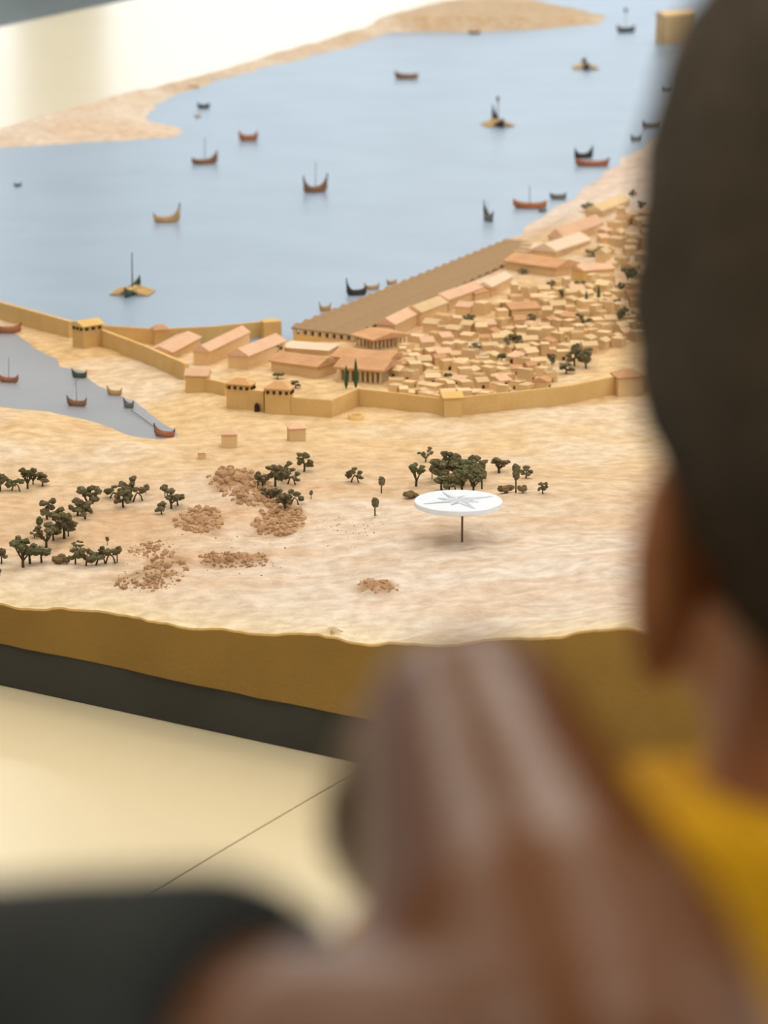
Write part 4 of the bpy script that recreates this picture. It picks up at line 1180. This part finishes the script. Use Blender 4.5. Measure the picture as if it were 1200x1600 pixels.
def person(label, loc, rz, height, head_yaw, head_pitch, skin, shirt, pants, arms, hair_t, head_off=(0, 0, 0), hair_flat=0.0, sleeve_f=.55, shw=.152, sl_r=.050, nape=-.056, hair_box=None, hand_k=.88, collar=0):
    """standing child; local x right, y forward; arms: {side: (elbow, wrist, hand axis, back normal, curl)} in local metres"""
    k = height / 1.45
    root = empty('person', loc, rz); tag(root, label, 'person')
    b = MB()
    V = lambda x, y, z: Vector((x * k, y * k, z * k))
    neck0, neck1 = V(0, -.015, 1.17), V(0, .005, 1.275)
    hc = V(0, .012, 1.338) + Vector(head_off)
    HR = Euler((head_pitch, 0, head_yaw)).to_matrix()
    hk = k * .93
    H = lambda x, y, z: hc + HR @ Vector((x * hk, y * hk, z * hk))
    # torso
    b.ell(V(0, 0, 1.07), V(shw - .02, .085, .13), 20, 14); b.ell(V(0, .0, .93), V(.118, .082, .15), 20, 14); b.ell(V(0, -.005, .80), V(.125, .092, .11), 20, 14)
    b.capsule([V(-shw + .017, -.01, 1.145), V(0, -.012, 1.165), V(shw - .017, -.01, 1.145)], [.043 * k, .05 * k, .043 * k])
    b.capsule([neck0, neck0 * .4 + H(0, -.02, -.04) * .6], [.056 * k, .052 * k]); b.capsule([neck0 * .4 + H(0, -.02, -.04) * .6, H(0, -.01, -.03)], [.052 * k, .052 * k])
    # head
    hr = HR.to_euler()
    b.ell(H(0, -.012, .03), (.071 * hk, .090 * hk, .084 * hk), 24, 16, hr); b.ell(H(0, .030, -.030), (.057 * hk, .056 * hk, .074 * hk), 20, 14, hr)
    b.ell(H(0, .028, -.080), (.048 * hk, .046 * hk, .028 * hk), 16, 10, hr); b.ell(H(0, .064, -.096), (.017 * hk, .016 * hk, .014 * hk), 12, 8, hr)
    for s_ in (-1, 1):
        b.ell(H(s_ * .034, .048, -.030), (.028 * hk, .028 * hk, .028 * hk), 12, 8, hr)
        b.ell(H(s_ * .030, .070, .024), (.020 * hk, .014 * hk, .008 * hk), 12, 8, hr)
        er = (HR @ Euler((-.2, 0, s_ * .55)).to_matrix()).to_euler()
        b.ell(H(s_ * .079, -.014, -.003), (.008 * hk, .022 * hk, .032 * hk), 14, 10, er)
    for s_ in (-1, 1):
        b.capsule([H(s_ * .018, .077, .0165), H(s_ * .030, .0815, .0185), H(s_ * .043, .072, .0155)], .0058 * hk, 8)
        b.capsule([H(s_ * .018, .077, -.0045), H(s_ * .030, .080, -.0065), H(s_ * .043, .071, -.0045)], .0055 * hk, 8)
    b.capsule([H(0, .082, .012), H(0, .094, -.014), H(0, .099, -.026)], [.008 * hk, .010 * hk, .013 * hk], 10)
    for s_ in (-1, 1): b.ell(H(s_ * .012, .090, -.030), (.009 * hk, .009 * hk, .007 * hk), 10, 6, hr)
    b.ell(H(0, .078, -.056), (.026 * hk, .012 * hk, .013 * hk), 12, 8, hr)
    # legs and feet
    for s_ in (-1, 1):
        b.capsule([V(s_ * .068, 0, .78), V(s_ * .074, .008, .42), V(s_ * .076, -.008, .24), V(s_ * .078, -.012, .07)], [.074 * k, .050 * k, .046 * k, .032 * k])
        b.capsule([V(s_ * .078, -.03, .034), V(s_ * .088, .11, .028)], [.032 * k, .028 * k])
    sh = {}
    tee = MB()
    for s_, (elb, wri, ax, nr, curl) in arms.items():
        S = V(s_ * shw, -.008, 1.138); E_ = Vector(elb); W_ = Vector(wri); sh[s_] = S
        b.capsule([S, S * .5 + E_ * .5, E_], [.043 * k, .038 * k, .033 * k])
        b.capsule([E_, E_ * .68 + W_ * .32, W_], [.034 * k, .034 * k, .022 * k])
        hand(b, W_, ax, nr, (1 if s_ > 0 else -1) * -1, hand_k * k, curl)
        f = sleeve_f
        tee.tube([S + (S - E_).normalized() * .01, S * (1 - f * .5) + E_ * f * .5, S * (1 - f) + E_ * f], [sl_r * k, sl_r * k, sl_r * .98 * k], 16)
        tee.ell(S, (sl_r * k,) * 3, 14, 10)
    body = remesh('body', b, .0042, skin, 5, root)
    # shirt
    tee.loft([(z * k, x * k, y * k) for z, x, y in ((.69, .160, .126), (.74, .156, .122), (.80, .148, .114), (.88, .129, .100), (.97, .127, .098), (1.05, max(shw - .012, .118), .098), (1.11, shw - .02, .090), (1.16, shw - .05, .070))])
    tee.capsule([V(-shw + .017, -.01, 1.145), V(0, -.014, 1.160), V(shw - .017, -.01, 1.145)], [.052 * k, .056 * k, .052 * k])
    if collar:
        tee.tube([V(0, -.012, 1.15), V(0, -.008, 1.20), V(0, -.002, collar)], [.085 * k, .070 * k, .063 * k], 20)
    remesh('shirt', tee, .007, shirt, 6, root)
    pt = MB(); pt.ell(V(0, -.005, .77), V(.136, .102, .10), 20, 14)
    for s_ in (-1, 1): pt.tube([V(s_ * .068, 0, .78), V(s_ * .076, .008, .42), V(s_ * .080, -.008, .08)], [.086 * k, .066 * k, .056 * k], 18)
    remesh('trousers', pt, .008, pants, 6, root)
    for s_ in (-1, 1):
        sm = MB(); sm.capsule([V(s_ * .078, -.035, .040), V(s_ * .080, .03, .045), V(s_ * .089, .125, .034)], [.039 * k, .041 * k, .034 * k])
        sm.box(s_ * .082 * k - .036 * k, s_ * .082 * k + .036 * k, -.06 * k, .145 * k, .002, .02 * k)
        remesh('shoe', sm, .006, M['shoe'], 4, root)
    # hair: a shell that rises out of the scalp above the hairline and sinks under the skin below it
    hv = []; hf = []; ns, nr_ = 56, 40
    for i in range(nr_ + 1):
        th = PI * i / nr_
        for j in range(ns):
            a = 2 * PI * j / ns
            d = Vector((math.sin(th) * math.cos(a), math.sin(th) * math.sin(a), math.cos(th)))
            p = Vector((d.x * .071, d.y * .090 - .012, d.z * .084 + .03))
            y, z = p.y, p.z
            line = np.interp(y, [-.10, -.065, -.03, -.012, .012, .03, .05, .078], [nape, nape, -.014, .016, .022, .036, .062, .076])
            mk = float(sstep(-.006, .010, z - line))
            nn = .003 * (math.sin(a * 23 + th * 17) * math.sin(th * 29 + a * 7))
            t = hair_t * (.55 + .75 * max(0, d.z)) + nn + hair_flat * abs(d.x) * max(0, d.z) ** .5 * 1.2
            off = -.012 + (t + .012) * mk
            q = p + Vector((d.x / .071, d.y / .09, d.z / .084)).normalized() * off
            if hair_box and d.z > -.3:
                a_, b_, c_ = hair_box
                rr = (abs(d.x / a_) ** 3 + abs(d.y / b_) ** 3 + abs(d.z / c_) ** 3) ** (-1 / 3)
                q2 = Vector((d.x * rr, d.y * rr - .012, d.z * rr + .03)) + d * nn
                q = q.lerp(q2, mk * float(sstep(-.3, .05, d.z)))
            hv.append(H(q.x, q.y, q.z))
    for i in range(nr_):
        for j in range(ns):
            a = i * ns + j; c = i * ns + (j + 1) % ns
            hf.append((a, a + ns, c + ns, c))
    MB().add(hv, hf).build('hair', M['hair'], root, True)
    for s_ in (-1, 1):
        e = MB().ell(H(s_ * .030, .0725, .006), (.0120 * hk,) * 3, 14, 10).build('eye', M['eyewhite'], root, True)
        MB().ell(H(s_ * .030, .0822, .0055), (.0068 * hk, .0032 * hk, .0068 * hk), 12, 8, hr).build('iris', M['iris'], e, True)
        eb = MB().capsule([H(s_ * .016, .0865, .026), H(s_ * .032, .084, .031), H(s_ * .048, .068, .026)], [.0035 * hk, .004 * hk, .002 * hk], 8)
        eb.build('eyebrow', M['hair'], root, True)
    MB().ell(H(0, .0885, -.0525), (.020 * hk, .005 * hk, .0045 * hk), 12, 8, hr).ell(H(0, .087, -.061), (.018 * hk, .006 * hk, .005 * hk), 12, 8, hr).build('lips', M['lips'], root, True)
    return root

def to_local(P, loc, rz):
    d = Vector((float(P[0]) - loc[0], float(P[1]) - loc[1], float(P[2]) - loc[2]))
    return Matrix.Rotation(-rz, 3, 'Z') @ d

# boy in yellow, seen from behind, his left ear at the rim of his head
B_D = .80
HEAD_OFF = Vector((0, .025, -.045))
B_P = at_d(1458, 838, B_D); B_H = 1.45 * (float(B_P[2]) - HEAD_OFF.z) / 1.338; B_RZ = -.65
hv_ = Matrix.Rotation(B_RZ, 3, 'Z') @ Vector((0, .012 * B_H / 1.45 + HEAD_OFF.y, 0))
B_LOC = (float(B_P[0]) - hv_.x, float(B_P[1]) - hv_.y, 0.0)
person('person in a yellow shirt with tall dark hair, back turned, facing the harbour model', B_LOC, B_RZ, B_H, .85, -.06, M['skin1'], M['yellow'], M['denim'],
       {-1: ((-.15, .05, .90), (-.13, .18, .74), (.1, .35, -1), (-1, .2, 0), .35), 1: ((.15, .05, .90), (.14, .16, .73), (0, .3, -1), (1, .2, 0), .35)},
       .012, head_off=HEAD_OFF, shw=.118, sl_r=.045, nape=-.036, hair_box=(.079, .088, .142), collar=1.236)

# second child in a dark shirt, only the bent bare arm reaches into the picture
A_SH = at_d(-330, 1840, .62); A_EL = at_d(935, 1800, .53); A_WR = at_d(735, 1165, .64)
A_RZ = .05; A_H = 1.45 * float(A_SH[2]) / 1.138; ka = A_H / 1.45
sx = Matrix.Rotation(A_RZ, 3, 'Z') @ Vector((.152 * ka, -.008 * ka, 0))
A_LOC = (float(A_SH[0]) - sx.x, float(A_SH[1]) - sx.y, 0.0)
person('person in a charcoal T-shirt reaching a bent bare arm across the foreground', A_LOC, A_RZ, A_H, -.25, -.2, M['skin2'], M['darktee'], M['denim'],
       {1: (to_local(A_EL, A_LOC, A_RZ), to_local(A_WR, A_LOC, A_RZ), (-.03, .95, -.30), (0, .3, .95), 1.35), -1: ((-.24, .05, .95), (-.20, .20, .82), (.2, .8, -.5), (-.4, .1, .6), .4)},
       .018, head_off=(0, .015, -.03), sleeve_f=.64, sl_r=.051, hand_k=.62)
